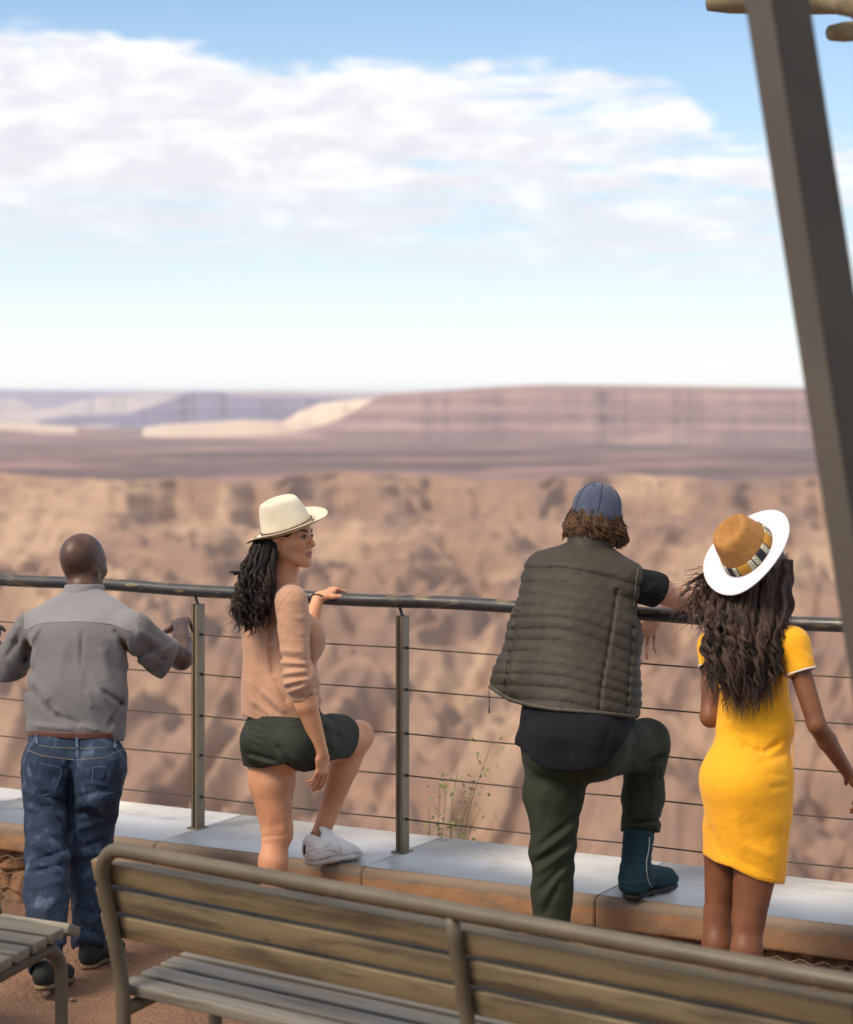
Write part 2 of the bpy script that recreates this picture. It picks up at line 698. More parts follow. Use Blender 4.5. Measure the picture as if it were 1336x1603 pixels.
M['hair_dark'] = mat('dark brown hair', (.024, .013, .009), (.042, .022, .014), rough=.55, scale=30, bump=.0, spec=.25)
M['hair_brown'] = mat('chestnut hair', (.060, .030, .014), (.15, .072, .032), rough=.6, scale=26, bump=0, spec=.25)
M['hair_long'] = mat('long dark hair', (.026, .013, .009), (.095, .048, .030), rough=.5, scale=22, bump=0, spec=.4)
M['hair_mid'] = mat('brown hair lock', (.060, .030, .020), (.085, .042, .027), rough=.5, scale=20, bump=0, spec=.4)
M['hair_light'] = mat('lighter brown hair lock', (.10, .052, .030), (.075, .038, .022), rough=.5, scale=20, bump=0, spec=.4)
M['hair_black'] = mat('near black hair lock', (.010, .006, .005), (.018, .010, .007), rough=.5, scale=20, bump=0, spec=.4)
M['seam_dark'] = mat('dark olive stitching', (.014, .011, .008), None, rough=.9, bump=0)
M['seam_grey'] = mat('grey stitching', (.30, .28, .27), None, rough=.8, bump=0)
M['straw_cream'] = mat('cream felt', (.70, .62, .47), (.60, .52, .38), rough=.9, scale=14, bump=.25, bscale=110, bdist=.003, sheen=.2)
M['straw_under'] = mat('tan hat lining', (.52, .38, .24), (.46, .33, .2), rough=.9, scale=14, bump=.2, bscale=110, bdist=.003)
M['vest'] = mat('olive brown nylon', (.047, .037, .026), (.040, .031, .022), rough=.58, scale=7, bump=.30, bscale=34, bdist=.010, spec=.22)
M['vest_hem'] = mat('olive piping', (.085, .074, .056), (.065, .055, .042), rough=.7, scale=40, bump=.3)
M['tee'] = mat('black jersey', (.010, .010, .013), (.007, .007, .009), rough=.9, scale=8, bump=.3, bscale=40, bdist=.006, spec=.2)
M['trousers'] = mat('dark green cotton', (.024, .029, .014), (.017, .021, .010), rough=.85, scale=7, bump=.4, bscale=30, bdist=.010)
M['teal'] = mat('teal canvas', (.008, .042, .054), (.005, .026, .036), rough=.85, scale=12, bump=.3, bscale=160, bdist=.004)
M['boot_sole'] = mat('black rubber', (.016, .014, .013), (.028, .022, .018), rough=.7, scale=18, bump=.2)
M['zip'] = mat('zip metal', (.45, .42, .38), None, rough=.35, metal=.8, bump=0)
M['cap'] = mat('navy cotton', (.060, .072, .115), (.044, .053, .088), rough=.9, scale=16, bump=.3, bscale=150, bdist=.003, sheen=.2,
               extra=sub_noise(40, (.11, .125, .175), .55, .8, (1, 1, 1), .5))
M['cap_dark'] = mat('dark navy thread', (.02, .024, .045), None, rough=.9, bump=0)
M['dress'] = mat('yellow jersey', (.90, .415, .009), (.84, .365, .008), rough=.85, scale=5, bump=.35, bscale=22, bdist=.010, sheen=.15)
M['white_trim'] = mat('white trim', (.78, .72, .66), None, rough=.8, bump=0)
M['hat_felt'] = mat('mustard straw', (.42, .20, .055), (.34, .155, .042), rough=.9, scale=60, bump=.6, bscale=260, bdist=.004)
M['hat_white'] = mat('white woven brim', (.74, .70, .74), (.66, .62, .66), rough=.9, scale=30, bump=.5, bscale=240, bdist=.003)
M['band_mustard'] = mat('mustard ribbon', (.50, .24, .03), None, rough=.8, bump=0)
M['band_navy'] = mat('navy ribbon', (.015, .014, .03), None, rough=.8, bump=0)
M['band_cream'] = mat('cream ribbon', (.66, .62, .44), None, rough=.8, bump=0)
M['eye_white'] = mat('eye white', (.30, .235, .20), None, rough=.2, bump=0)
M['iris'] = mat('iris', (.03, .015, .01), None, rough=.15, bump=0)

def top_weather(t, vec, col, bs):
    # lichen and rain have greyed the upper arris of the slabs
    sp = t.new('ShaderNodeSeparateXYZ')
    t.put(sp, 0, vec)
    n = t.noise(vec, 9, 4, .6)
    z = t.math('ADD', sp.outputs[2], t.math('MULTIPLY', t.math('SUBTRACT', n, .5), .05))
    return t.mix(t.math('MULTIPLY', t.mrange(z, .268, .284), .85), col, (.20, .155, .115))


M['rail_steel'] = mat('dark painted steel', (.016, .016, .020), (.034, .030, .028), rough=.34, scale=5, bump=.15, bscale=60, bdist=.003, stretch=(1, 1, 1), spec=.55,
                      extra=seq(sub_noise(9, (.17, .115, .045), .56, .66, (1, 1, 5), .9), sub_noise(22, (.42, .34, .17), .66, .72, (1, 1, 4), .9)), rough2=.55)
M['post_steel'] = mat('weathered olive steel', (.20, .155, .095), (.15, .115, .072), rough=.5, scale=12, bump=.15, bscale=50, bdist=.003, stretch=(1, 1, .35), spec=.45,
                      extra=sub_noise(7, (.22, .185, .13), .5, .7, (3, 3, .5), .6))
M['cable_steel'] = mat('brown steel rod', (.075, .048, .030), (.05, .035, .024), rough=.5, scale=30, bump=0, spec=.4)
M['coping'] = mat('grey concrete coping', (.57, .545, .53), (.49, .47, .455), rough=.36, scale=2.2, bump=.25, bscale=18, bdist=.004, spec=.5, rough2=.6,
                  extra=seq(sub_noise(5, (.30, .26, .22), .52, .74, (1, 1, 1), .6), sub_noise(90, (.12, .09, .07), .72, .78, (1, 1, 1), .8), sub_noise(11, (.27, .22, .18), .60, .72, (1, 1, 1), .5), sub_noise(26, (.55, .53, .52), .6, .75, (.4, 1, 1), .4)))
M['coping_edge'] = mat('weathered sandstone edge', (.36, .185, .085), (.27, .145, .075), rough=.9, scale=5, bump=.5, bscale=30, bdist=.01,
                       extra=seq(sub_noise(4, (.19, .145, .105), .48, .68, (1, 1, 2.5), .6), sub_noise(20, (.12, .09, .07), .6, .78, (.6, .6, 3), .6), top_weather))
M['rock'] = mat('gabion rock', (.30, .155, .075), (.20, .10, .055), rough=.95, scale=9, bump=.6, bscale=50, bdist=.02, extra=sub_noise(3, (.15, .09, .06), .5, .7))
M['wire'] = mat('rusty wire', (.28, .19, .11), None, rough=.6, bump=0, spec=.4)
M['terrace'] = mat('red gravel ground', (.225, .125, .078), (.165, .092, .058), rough=.95, scale=1.3, bump=.9, bscale=42, bdist=.03,
                   extra=seq(sub_noise(60, (.36, .215, .14), .58, .74, (1, 1, 1), .6), sub_noise(120, (.09, .05, .035), .6, .72, (1, 1, 1), .6), sub_noise(.7, (.30, .16, .09), .45, .65)))
M['pebble'] = mat('pebble', (.20, .13, .10), (.12, .08, .06), rough=.9, scale=20, bump=.3)
M['bench_tube'] = mat('khaki painted tube', (.120, .094, .058), (.090, .070, .044), rough=.38, scale=7, bump=.12, bscale=30, bdist=.003, spec=.5, rough2=.6,
                      extra=seq(sub_noise(12, (.055, .046, .034), .58, .75, (1, 1, 1), .6), sub_noise(35, (.17, .14, .10), .62, .72, (1, 1, 1), .5)))


def slat_extra(t, vec, col, bs):
    n = t.noise(t.mapping(vec, (2.2, 22, 22)), 1.0, 5, .65)
    col = t.mix(t.math('MULTIPLY', t.mrange(n, .42, .62), .85), col, (.062, .046, .030))
    k = t.noise(t.mapping(vec, (9, 26, 26), loc=(3, 1, 2)), 1.0, 4, .6)
    col = t.mix(t.math('MULTIPLY', t.mrange(k, .66, .76), .85), col, (.045, .032, .022))
    e = t.noise(t.mapping(vec, (1.1, 6, 6), loc=(9, 4, 1)), 1.0, 3, .5)
    return t.mix(t.math('MULTIPLY', t.mrange(e, .5, .72), .5), col, (.26, .165, .075))


M['seat_slat'] = mat('wooden slat with sky sheen', (.19, .165, .128), (.145, .125, .098), rough=.38, scale=3, bump=.25, bscale=12, bdist=.004, stretch=(.35, 4, 4), spec=.5, extra=sub_noise(6, (.06, .05, .04), .5, .7, (.5, 6, 6), .7), rough2=.6)  # grey sheen of the sky is put into the base colour
M['slat'] = mat('painted wooden slat', (.190, .142, .075), (.14, .104, .056), rough=.42, scale=3, bump=.25, bscale=12, bdist=.004, stretch=(.35, 4, 4), spec=.5, extra=slat_extra, rough2=.62)
M['beam'] = mat('brown painted steel', (.098, .080, .063), (.074, .060, .047), rough=.55, scale=2.5, bump=.1, bscale=12, spec=.4)
M['beam_shaded'] = mat('shaded brown steel', (.058, .049, .040), None, rough=.6, scale=3, bump=.1, bscale=12)  # darker tone stands in for shade on the right face
M['pole'] = mat('weathered timber pole', (.27, .215, .125), (.17, .13, .07), rough=.85, scale=5, bump=.4, bscale=14, bdist=.01, stretch=(.3, 3, 3), extra=sub_noise(6, (.12, .075, .035), .5, .7, (.3, 3, 3), .6))
M['leaf'] = mat('yellow green leaf', (.34, .34, .12), (.24, .27, .09), rough=.7, scale=30, bump=0)
M['stem'] = mat('dry stem', (.24, .19, .10), None, rough=.8, bump=0)


def land(name, a, b, c, hscale, vscale, amt=.7, spots=None):
    def e(t, vec, col, bs):
        s = t.noise(t.mapping(vec, (hscale * .12, hscale * .12, vscale)), 1.0, 4, .6, .4)
        col = t.mix(t.math('MULTIPLY', t.mrange(s, .42, .60), amt), col, c)
        if spots:
            s2 = t.noise(t.mapping(vec, (spots[0],) * 3), 1.0, 6, .6)
            col = t.mix(t.math('MULTIPLY', t.mrange(s2, spots[2], spots[3]), spots[4]), col, spots[1])
        return col
    return mat(name, a, b, rough=.97, scale=hscale, detail=6, bump=0, extra=e, spec=.05, stretch=(.5, .5, 8))


def canyon_extra(t, vec, col, bs):
    s = t.noise(t.mapping(vec, (.0014, .0016, .050)), 1.0, 5, .6, .6)
    col = t.mix(t.math('MULTIPLY', t.mrange(s, .42, .60), .62), col, (.215, .138, .108))
    v = t.noise(t.mapping(vec, (.045, .012, .008)), 1.0, 5, .65, .3)
    col = t.mix(t.math('MULTIPLY', t.mrange(v, .46, .66), .22), col, (.165, .105, .090))
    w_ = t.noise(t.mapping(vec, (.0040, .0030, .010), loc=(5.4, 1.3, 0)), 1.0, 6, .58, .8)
    col = t.mix(t.math('MULTIPLY', t.mrange(w_, .46, .66), .85), col, (.44, .295, .19))  # sunlit patches put into the rock colour
    d = t.noise(t.mapping(vec, (.034, .008, .05), rot=(0, 0, .6)), 1.0, 5, .6, .3)
    return t.mix(t.math('MULTIPLY', t.mrange(d, .48, .66), .5), col, (.195, .128, .105))


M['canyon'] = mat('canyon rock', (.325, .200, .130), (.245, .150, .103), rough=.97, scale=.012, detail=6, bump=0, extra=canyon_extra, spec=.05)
M['plateau'] = land('plateau gravel', (.205, .132, .125), (.135, .092, .092), (.090, .066, .074), .0045, .02, .8, (.0030, (.31, .19, .165), .50, .62, .85))
M['mesa'] = land('mesa rock', (.35, .225, .190), (.27, .17, .155), (.185, .120, .120), .004, .060, .9, (.0022, (.42, .28, .225), .5, .7, .5))
M['sunny'] = land('sunlit far slope', (.68, .55, .41), (.56, .43, .31), (.42, .30, .24), .0012, .02, .35)  # sunlight through cloud gaps is put into this pale colour
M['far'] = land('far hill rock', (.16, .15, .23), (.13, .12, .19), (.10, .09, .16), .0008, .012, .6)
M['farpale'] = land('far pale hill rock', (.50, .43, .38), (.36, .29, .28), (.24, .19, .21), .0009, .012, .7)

# ------------------------------------------------------------------ terrain
U = nrm([0.876, -0.482, 0])           # along the railing, to the right
NN = nrm([-0.482, -0.876, 0])         # from the railing towards the terrace
P2 = np.array([-0.105, 9.418, 0]) * S # foot of the second post
CAPZ = 0.315


def fl(t, n=0.0, z=0.0):
    """point by distance along the railing, distance towards the terrace, height"""
    return P2 + U * t + NN * n + np.array([0, 0, z])


def grid_mesh(name, X, Y, Z, mat, kind='structure'):
    n, m = X.shape
    V = np.stack([X, Y, Z], -1).reshape(-1, 3)
    i = np.arange(n * m).reshape(n, m)
    F = np.stack([i[:-1, :-1], i[:-1, 1:], i[1:, 1:], i[1:, :-1]], -1).reshape(-1, 4)
    o = link(name, V, F, mat)
    tag(o, kind=kind)
    return o


def build_terrain():
    # terrace ground: from behind the camera to the foot of the wall
    ts = np.linspace(-16, 16, 200)
    ns = np.concatenate([np.linspace(.31, 9, 160), [14, 22, 40]])
    T, Nn = np.meshgrid(ts, ns, indexing='ij')
    X = P2[0] + U[0] * T + NN[0] * Nn
    Y = P2[1] + U[1] * T + NN[1] * Nn
    q = np.stack([X, Y, X * 0], -1).reshape(-1, 3)
    Z = (.010 * fbm(q * 1.1, 3) + .004 * fbm(q * 9, 2)).reshape(X.shape)
    grid_mesh('ground', X, Y, Z - .004, M['terrace'])
    # canyon: near edge, gorge, far wall and plateau
    d = np.concatenate([np.linspace(0, 10, 24), np.geomspace(11, 1000, 40), np.linspace(1020, 2180, 270), np.linspace(2185, 2330, 30), np.geomspace(2340, 9000, 70)])
    prof_d = [0, 1.2, 6, 60, 200, 500, 900, 1100, 1300, 1500, 1700, 1900, 2120, 2200, 2225, 2265, 2275, 2300, 3000, 4500, 5500, 9000]
    prof_z = [-.10, -.5, -2.6, -40, -120, -205, -236, -238, -222, -206, -184, -163, -128, -120, -104, -98, -90, -88, -96, -116, -128, -150]
    a = np.tan(np.linspace(R_(-36), R_(36), 900))
    Dm, A = np.meshgrid(d, a, indexing='ij')
    # distance is measured from the railing line
    k = A
    t0 = (P2[1] * k - P2[0]) / (U[0] - U[1] * k)
    yf = P2[1] + U[1] * t0 + .30
    yb = yf + .0
    w = np.clip(Dm / 300, 0, 1)
    rimw = 1 - np.clip(np.abs(Dm - 2230) / 700, 0, 1)
    q0 = np.stack([A * 9, np.full_like(A, 3.3), Dm * 0], -1).reshape(-1, 3)
    shift = (150 * fbm(q0, 4) + 90 * fbm(q0 * 5, 3)).reshape(A.shape)
    Yd = yb + Dm + shift * rimw * np.clip((Dm - 1200) / 400, 0, 1)
    X = A * Yd
    Z = np.interp(Dm, prof_d, prof_z)
    q = np.stack([X, Yd, X * 0], -1).reshape(-1, 3)
    wall = np.clip((Dm - 650) / 350, 0, 1) * np.clip((2290 - Dm) / 60, 0, 1)
    low = np.clip((2120 - Dm) / 400, 0, 1)
    # ridges running down towards the gorge
    rid = 1 - np.abs(fbm(np.stack([q[:, 0] * .0052 + q[:, 1] * .0028, q[:, 1] * .0014, q[:, 2]], -1), 4))
    rid2 = 1 - np.abs(fbm(np.stack([q[:, 0] * .026 - q[:, 1] * .012, q[:, 1] * .006, q[:, 2] + 4], -1), 3))
    but = fbm(np.stack([q[:, 0] * .03, q[:, 1] * .003, q[:, 2] + 9], -1), 3)
    Z = Z + (wall * ((rid.reshape(X.shape) - .62) * (30 + 60 * low) + (rid2.reshape(X.shape) - .6) * (7 + 30 * low) + 9 * but.reshape(X.shape)))
    rid3 = 1 - np.abs(fbm(np.stack([q[:, 0] * .07 + q[:, 1] * .05, q[:, 1] * .02, q[:, 2] + 14], -1), 2))
    Z = Z + wall * (rid3.reshape(X.shape) - .6) * (1 + 5 * low)
    Z = Z + 6 * fbm(np.stack([X.ravel() * .006, q[:, 2], q[:, 2] + 31], -1), 3).reshape(X.shape) * rimw * np.clip((Dm - 1900) / 300, 0, 1)
    # stepped ledges
    led = np.sin(Z * .42) * 2.1 * wall * (1 - .6 * low)
    Z = Z + led
    flat = np.clip((Dm - 2310) / 300, 0, 1)
    Z = Z + flat * (2.5 * fbm(q * .003, 3)).reshape(X.shape)
    near = np.clip(Dm / 8, 0, 1) * (1 - np.clip(Dm / 900, 0, 1))
    Z = Z + near * (.12 * Dm ** .8 * .25 * fbm(q * .2, 3).reshape(X.shape))
    Z = np.minimum(Z, np.where(Dm < 400, -.15 - Dm * .24, 1e9))
    cut = 109
    nb_ = int(np.searchsorted(d, 2300))
    grid_mesh('canyon', X[:nb_ + 1], Yd[:nb_ + 1], Z[:nb_ + 1], M['canyon'])
    grid_mesh('plain', X[nb_:], Yd[nb_:], Z[nb_:], M['plateau'])

    # flat lands reaching on to the horizon
    D2, A2 = np.meshgrid(np.geomspace(8900, 40000, 30), np.tan(np.linspace(R_(-40), R_(40), 60)), indexing='ij')
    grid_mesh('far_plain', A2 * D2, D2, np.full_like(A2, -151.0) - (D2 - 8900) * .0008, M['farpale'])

    def ridge(name, prof, d0, d1, zb, mat_, rough=1.0, slope=.35, nx=700, nd=46, seed=0.0, back=2500):
        """a table mountain: prof gives its sky line as (px, py) at distance d1"""
        px = np.linspace(prof[0][0], prof[-1][0], nx)
        topy = np.interp(px, [p[0] for p in prof], [p[1] for p in prof])
        s = np.concatenate([np.linspace(0, 1, nd), [1.2, 2.0]])
        Pm, Sm = np.meshgrid((px - 668) / FPX, s, indexing='ij')
        zt = CAMZ - (np.repeat(topy[:, None], len(s), 1) - 612) / FPX * d1
        n1 = fbm(np.stack([px * .02 + seed, px * 0, px * 0 + seed], -1), 4)[:, None]
        n2 = fbm(np.stack([np.repeat(px[:, None] * .022 + seed, len(s), 1), np.repeat(s[None] * 4.0, nx, 0), np.full((nx, len(s)), seed + 3)], -1).reshape(-1, 3), 4).reshape(nx, len(s))
        D = d0 + (d1 - d0) * np.minimum(Sm, 1) + (n1 * .34 + n2 * .03) * (d1 - d0) * (Sm < 1.1) * (1 - .55 * Sm) * rough
        D = D + np.clip(Sm - 1, 0, 9) * back
        f = np.clip(Sm, 0, 1)
        # talus, cliff band, terrace, cliff band
        f = np.interp(f, [0, .45, .55, .75, .84, .94, 1.0], [0, .33, .52, .64, .90, .955, 1.0])
        Z = zb + (zt - zb) * f
        Z = Z + (zt - zb) * .05 * n2 * np.sin(f * np.pi) * 1.2 * rough
        Z = np.where(Sm > 1.1, zt - (Sm - 1) * 20, Z)
        o = grid_mesh(name, Pm * D, D, Z, mat_)
        return o
    ridge('mesa', [(-320, 674), (-20, 673), (60, 679), (225, 685), (330, 684), (430, 681), (478, 677), (510, 668), (545, 650), (580, 628), (604, 617), (640, 614), (700, 611), (750, 607), (800, 604), (860, 602), (980, 603), (1100, 605), (1250, 607), (1500, 610), (1700, 613), (2300, 616), (2700, 628), (2900, 660), (3000, 700)], 5000, 6100, -134, M['mesa'], rough=.45)
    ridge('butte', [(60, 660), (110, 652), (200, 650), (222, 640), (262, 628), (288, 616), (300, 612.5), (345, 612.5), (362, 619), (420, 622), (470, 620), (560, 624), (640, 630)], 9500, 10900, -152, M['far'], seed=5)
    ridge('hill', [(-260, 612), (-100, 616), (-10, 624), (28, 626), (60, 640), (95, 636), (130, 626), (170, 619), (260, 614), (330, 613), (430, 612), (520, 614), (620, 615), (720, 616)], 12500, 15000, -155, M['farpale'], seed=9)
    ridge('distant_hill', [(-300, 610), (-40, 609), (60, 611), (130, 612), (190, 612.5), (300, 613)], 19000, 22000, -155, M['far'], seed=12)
    ridge('pale_slope', [(428, 672), (450, 662), (470, 645), (500, 632), (540, 627), (580, 624), (660, 622)], 6600, 7400, -136, M['sunny'], seed=2, rough=.6)  # sunlit patch of hillside, its light put into the pale colour
    ridge('pale_dune', [(-220, 664), (-60, 666), (60, 674), (150, 681), (215, 684), (262, 673), (330, 669), (380, 664), (430, 666), (470, 676), (560, 690)], 5900, 6500, -134, M['sunny'], seed=7, rough=.4)  # sunlit strip below the hills, brightness comes from the colour


build_terrain()

# ------------------------------------------------------------------ low gabion wall with its coping
SLAB_T = [-2.26, -1.075, -.005, 1.07, 2.19, 3.3]  # joints


def build_wall():
    root = empty('gabion_wall', fl(0, 0, 0), 'low gabion stone wall capped with smooth grey slabs under the railing', 'wall')
    o0 = np.array(root.location)
    joints = [-5.5, -4.05, -3.05, -2.03, -.958, .0, .966, 1.95, 2.93, 3.9, 5.4]
    random.seed(4)
    # section: slab with a coarse chipped front edge
    for a, b in zip(joints[:-1], joints[1:]):
        mb = MB()
        c = fl((a + b) / 2, -.0208, CAPZ - .05)
        mb.box(c, U * ((b - a) / 2 - .0028), NN * .3033, np.array([0, 0, .05]), .0015, 1)
        slab = mb.build('coping_slab', M['coping'], root, origin=o0)
        # rough sandstone nosing, one grid per slab
        nt, ns = 90, 16
        tt = np.linspace(a + .0032, b - .0032, nt)
        sec = [(.3175, .0), (.322, -.0005), (.333, -.004), (.342, -.010), (.348, -.018), (.350, -.028), (.350, -.045), (.350, -.065), (.349, -.085), (.347, -.100), (.343, -.109), (.335, -.112), (.325, -.113), (.3175, -.113)]
        V = []
        for t in tt:
            for n, z in sec:
                V.append(fl(t, n - .035, CAPZ + z - .0015))
        V = np.array(V)
        e = fbm(V * np.array([14, 14, 30]), 3)
        e2 = np.clip(fbm(V * np.array([5, 5, 9]) + 7, 2) - .35, 0, 1)
        V = V + NN[None] * ((e * .0028 - e2 * .012) * np.tile([0, .2, .5, .8, 1, 1, 1, 1, 1, 1, .9, .5, 0, 0], nt))[:, None]
        k = len(sec)
        F = [(i * k + j, i * k + j + 1, (i + 1) * k + j + 1, (i + 1) * k + j) for i in range(nt - 1) for j in range(k - 1)]
        F += [tuple(range(k))[::-1], tuple((nt - 1) * k + j for j in range(k))]
        link('slab_nosing', V, F, M['coping_edge'], slab, True, o0)
    # stones
    h = .007
    tt = np.arange(-5.5, 5.5, h)
    zz = np.arange(-.02, CAPZ - .108, h)
    T, Zg = np.meshgrid(tt, zz, indexing='ij')
    rng = np.random.RandomState(3)
    pts = np.stack([rng.uniform(-5.6, 5.6, 620), rng.uniform(-.06, .27, 620), rng.uniform(-.02, .02, 620)], 1)
    P = np.stack([T.ravel(), Zg.ravel()], 1)
    d1 = np.full(len(P), 9.0); d2 = np.full(len(P), 9.0); id1 = np.zeros(len(P), int)
    for i, (a, b, c) in enumerate(pts):
        m = np.abs(P[:, 0] - a) < .25
        dd = np.hypot((P[m, 0] - a), (P[m, 1] - b) * 1.3)
        o1 = d1[m]; o2 = d2[m]; oi = id1[m]
        new = dd < o1
        d2[m] = np.where(new, o1, np.minimum(o2, dd))
        oi = np.where(new, i, oi)
        d1[m] = np.where(new, dd, o1); id1[m] = oi
    edge = np.clip((d2 - d1) / .035, 0, 1)
    tiltx = rng.uniform(-.5, .5, 620); tiltz = rng.uniform(-.5, .5, 620)
    dep = .045 * np.sqrt(edge) + pts[id1, 2] + tiltx[id1] * (P[:, 0] - pts[id1, 0]) + tiltz[id1] * (P[:, 1] - pts[id1, 1])
    dep += .006 * fbm(np.stack([P[:, 0] * 22, P[:, 1] * 22, dep * 0], -1), 3)
    n = .280 - .045 + dep - .02
    V = P2[None] + U[None] * P[:, :1] + NN[None] * n[:, None] + np.array([0, 0, 1.0])[None] * P[:, 1:]
    i = np.arange(len(P)).reshape(T.shape)
    F = np.stack([i[:-1, :-1], i[:-1, 1:], i[1:, 1:], i[1:, :-1]], -1).reshape(-1, 4)[:, ::-1]
    link('stone_fill', V, F, M['rock'], root, True, o0)
    # back and core of the wall so that it is a solid body
    mb = MB()
    mb.box(fl(0, -.04, (CAPZ - .11) / 2 - .3), U * 5.5, NN * .245, np.array([0, 0, (CAPZ - .11) / 2 + .28]))
    mb.build('wall_core', M['rock'], root, False, o0)
    # hexagonal wire
    mb = MB()
    sx, sz = .082, .064
    for r in range(-1, 5):
        for c in range(-62, 63):
            cx = c * sx + (r % 2) * sx / 2
            cz = r * sz
            p = lambda a, b: fl(cx + a, .292 + .004 * math.sin(c * 2.1 + r), cz + b)
            for a, b in (((-sx / 2, -sz / 6), (0, -sz / 3 - .004)), ((0, -sz / 3 - .004), (sx / 2, -sz / 6)), ((-sx / 2, -sz / 6), (-sx / 2, sz / 3 + .006))):
                q1, q2 = p(*a), p(*b)
                if min(q1[2], q2[2]) < .002 or max(q1[2], q2[2]) > CAPZ - .115:
                    continue
                mb.tube([q1, q2], .0016, 5, False)
    mb.build('wire_mesh', M['wire'], root, True, o0)


build_wall()

# ------------------------------------------------------------------ railing
RAILZ = (CAMZ - .911 * S)


def build_railing():
    root = empty('railing', fl(0, 0, CAPZ), 'long metal railing with round dark handrail and thin horizontal rods', 'railing')
    o0 = np.array(root.location)
    posts = [-3.05, -2.08, -.967, 0.0, .963, 1.97, 2.95]
    t = np.linspace(-5.3, 5.2, 240)
    sag = .0035 * np.sin(t * 3.1) + .002 * np.sin(t * 7.7)
    pts = np.array([fl(a, .012, RAILZ + s - .5 * 0) for a, s in zip(t, sag)])
    mb = MB()
    mb.tube(pts, .0255, 24)
    # weld collars
    hr = mb.build('handrail', M['rail_steel'], root, True, o0)
    # drips of the rail are only colour, posts are flat bars with a groove
    ptop = CAMZ - (946 - 612) / FPX * 9.93 * S
    for k, a in enumerate(posts):
        if a == 1.07 or True:
            mb = MB()
            zc = (CAPZ + ptop) / 2
            hz = (ptop - CAPZ) / 2
            # two plates joined by a recessed web: a dark groove shows between them
            mb.box(fl(a - .0115, -.001, zc), U * .0045, NN * .023, np.array([0, 0, hz]), .0012, 1)
            mb.box(fl(a + .0095, 0, zc), U * .0065, NN * .026, np.array([0, 0, hz]), .0012, 1)
            mb.box(fl(a - .002, -.002, zc), U * .0060, NN * .017, np.array([0, 0, hz - .001]), .0008, 1)
            p = mb.build('post', M['post_steel'], root, False, o0)
            mb = MB()
            mb.box(fl(a, 0, CAPZ + .002), U * .03, NN * .034, np.array([0, 0, .0035]), .001, 1)
            mb.build('base_plate', M['post_steel'], p, False, o0)
            mb = MB()
            s = np.linspace(0, 1, 10)
            mb.tube([fl(a + .002 - .012 * (q ** 2), .002 + .008 * q, ptop - .01 + (RAILZ - ptop - .006) * q) for q in s], .0062, 10)
            mb.tube([fl(a + .002, .002, ptop - .001), fl(a + .002, .002, ptop + .004)], .012, 12)
            mb.build('rail_pin', M['rail_steel'], p, True, o0)
            for zz in (.887, .706, .516, .335, .145):
                mb = MB()
                mb.tube([fl(a - .0225, 0, CAPZ + zz * S), fl(a - .017, 0, CAPZ + zz * S), fl(a + .0165, 0, CAPZ + zz * S), fl(a + .024, 0, CAPZ + zz * S)], [.0050, .0050, .0058, .0058], 10)
                mb.build('rod_collar', M['black'], p, True, o0)
    for zz in (.887, .706, .516, .335, .145):
        pts = []
        for a, b in zip([-5.3] + posts, posts + [5.2]):
            for q in np.linspace(0, 1, 9)[:-1]:
                pts.append(fl(a + (b - a) * q, 0, CAPZ + zz * S - .004 * math.sin(math.pi * q)))
        mb = MB()
        mb.tube(pts, .0030, 8)
        mb.build('rod', M['cable_steel'], root, True, o0)


build_railing()

